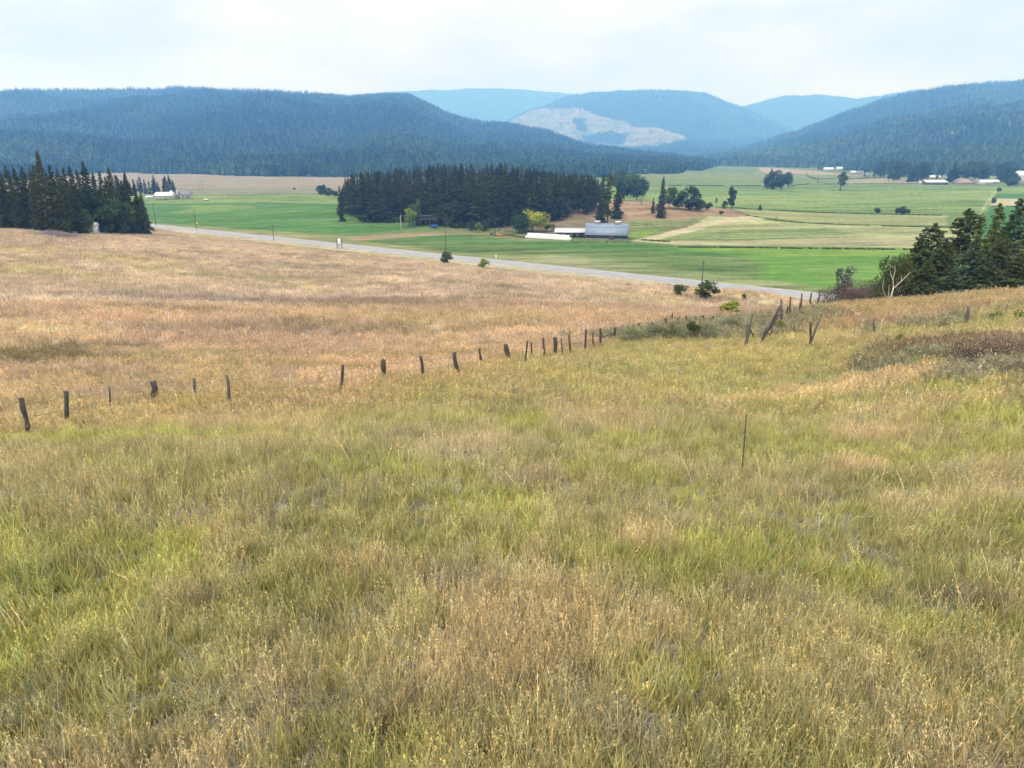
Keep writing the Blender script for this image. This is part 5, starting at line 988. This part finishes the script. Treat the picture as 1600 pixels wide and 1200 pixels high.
house(1353, 276.5, 9, 4, 'pale house low at the start of the tree belt', wall=M_beige, roof=M_rgrey, win=1)

# ------------------------------------------------------------------ hedge lines, ditches and weeds on the valley floor (low tufts along each line)
hp, hs = [], []
def line_of(pxs, wid, den, h):
    w_ = [flat_at(a_, b_)[:2] for a_, b_ in pxs]
    for a_, b_ in zip(w_[:-1], w_[1:]):
        L_ = np.linalg.norm(b_ - a_); n = int(L_ * den * 2.6); t_ = rng.random(n)[:, None]; p_ = a_ + (b_ - a_) * t_ + rng.normal(size=(n, 2)) * wid; k = fbm(p_[:, 0] / 9, p_[:, 1] / 9, 130, 3) > .27; hp.append(p_[k]); hs.append(np.full(k.sum(), h) * rng.uniform(.5, 1.3, k.sum()))
for pxs, wid, den, h in [([(1060, 386.5), (1200, 388), (1400, 390), (1480, 391)], .5, 1.6, 1.0), ([(1168, 344), (1240, 349), (1360, 353)], .5, 1.4, .9), ([(1378, 353.5), (1500, 356)], .6, 1.6, 1.0), ([(1120, 327.5), (1190, 330), (1300, 333), (1470, 337)], .6, 1.2, 1.1), ([(1045, 290), (1190, 291)], 1.0, 1.4, 1.8), ([(1232, 291), (1265, 287.5)], 1, 1.0, 1.5), ([(1262, 275), (1275, 280), (1310, 279)], 1.2, .7, 1.6), ([(1285, 287.5), (1320, 287.5), (1400, 287), (1460, 288)], 1, .9, 1.5),
    ([(1320, 281), (1350, 279), (1400, 277), (1470, 276)], 2, .6, 2.0), ([(400, 316), (440, 319), (500, 320)], .8, .5, .7), ([(975, 320), (1010, 320), (1060, 322)], 1.2, .9, 1.2), ([(1000, 375), (1045, 378)], 1.0, 2.5, .9), ([(1550, 323), (1640, 323)], .7, 1.4, 1.0), ([(780, 366), (800, 368), (820, 371)], 1.2, 1.6, .8), ([(892, 378), (985, 379)], .6, 1.6, .6), ([(985, 352), (1050, 357), (1100, 350)], 4, .8, .5), ([(560, 345), (640, 352), (700, 356), (800, 362)], 4, .8, .7), ([(300, 306), (420, 304), (520, 303)], 1.5, .5, .9), ([(1300, 298), (1345, 298)], 1, .7, .9)]:
    line_of(pxs, wid, den, h)
hp = np.concatenate(hp); hs = np.concatenate(hs); n = len(hp)
weed_src = source_coll('weed_sources', [tuft('a%02d' % i, 600 + i, 26, .5, .3, .8, .10, .6, seg=2) for i in range(3)])
hz_ = height(hp[:, 0], hp[:, 1]); tc_ = C(.10, .13, .045) * rng.uniform(.6, 1.5, n)[:, None]; scatter('hedge_weeds', np.c_[hp, hz_], np.c_[rng.normal(0, .1, (n, 2)), rng.uniform(0, 6.28, n)], np.c_[hs * 1.1, hs * 1.1, hs], rng.integers(0, 3, n), tc_, weed_src)

# ------------------------------------------------------------------ the air
hb = MB(); hb.box((0, 6200, 652), (22500, 17400, 1336)); hzo = hb.build('haze', None); tag(hzo, kind='stuff')
m, t = new_mat('valley_haze'); o_ = N(t, 'ShaderNodeOutputMaterial'); pv = N(t, 'ShaderNodeVolumePrincipled'); pv.inputs['Color'].default_value = (.16, .41, 1.0, 1); pv.inputs['Absorption Color'].default_value = (1, 1, 1, 1); pv.inputs['Density'].default_value = 1.97e-4; pv.inputs['Anisotropy'].default_value = .0
t.links.new(pv.outputs[0], o_.inputs['Volume']); hzo.data.materials.append(m)
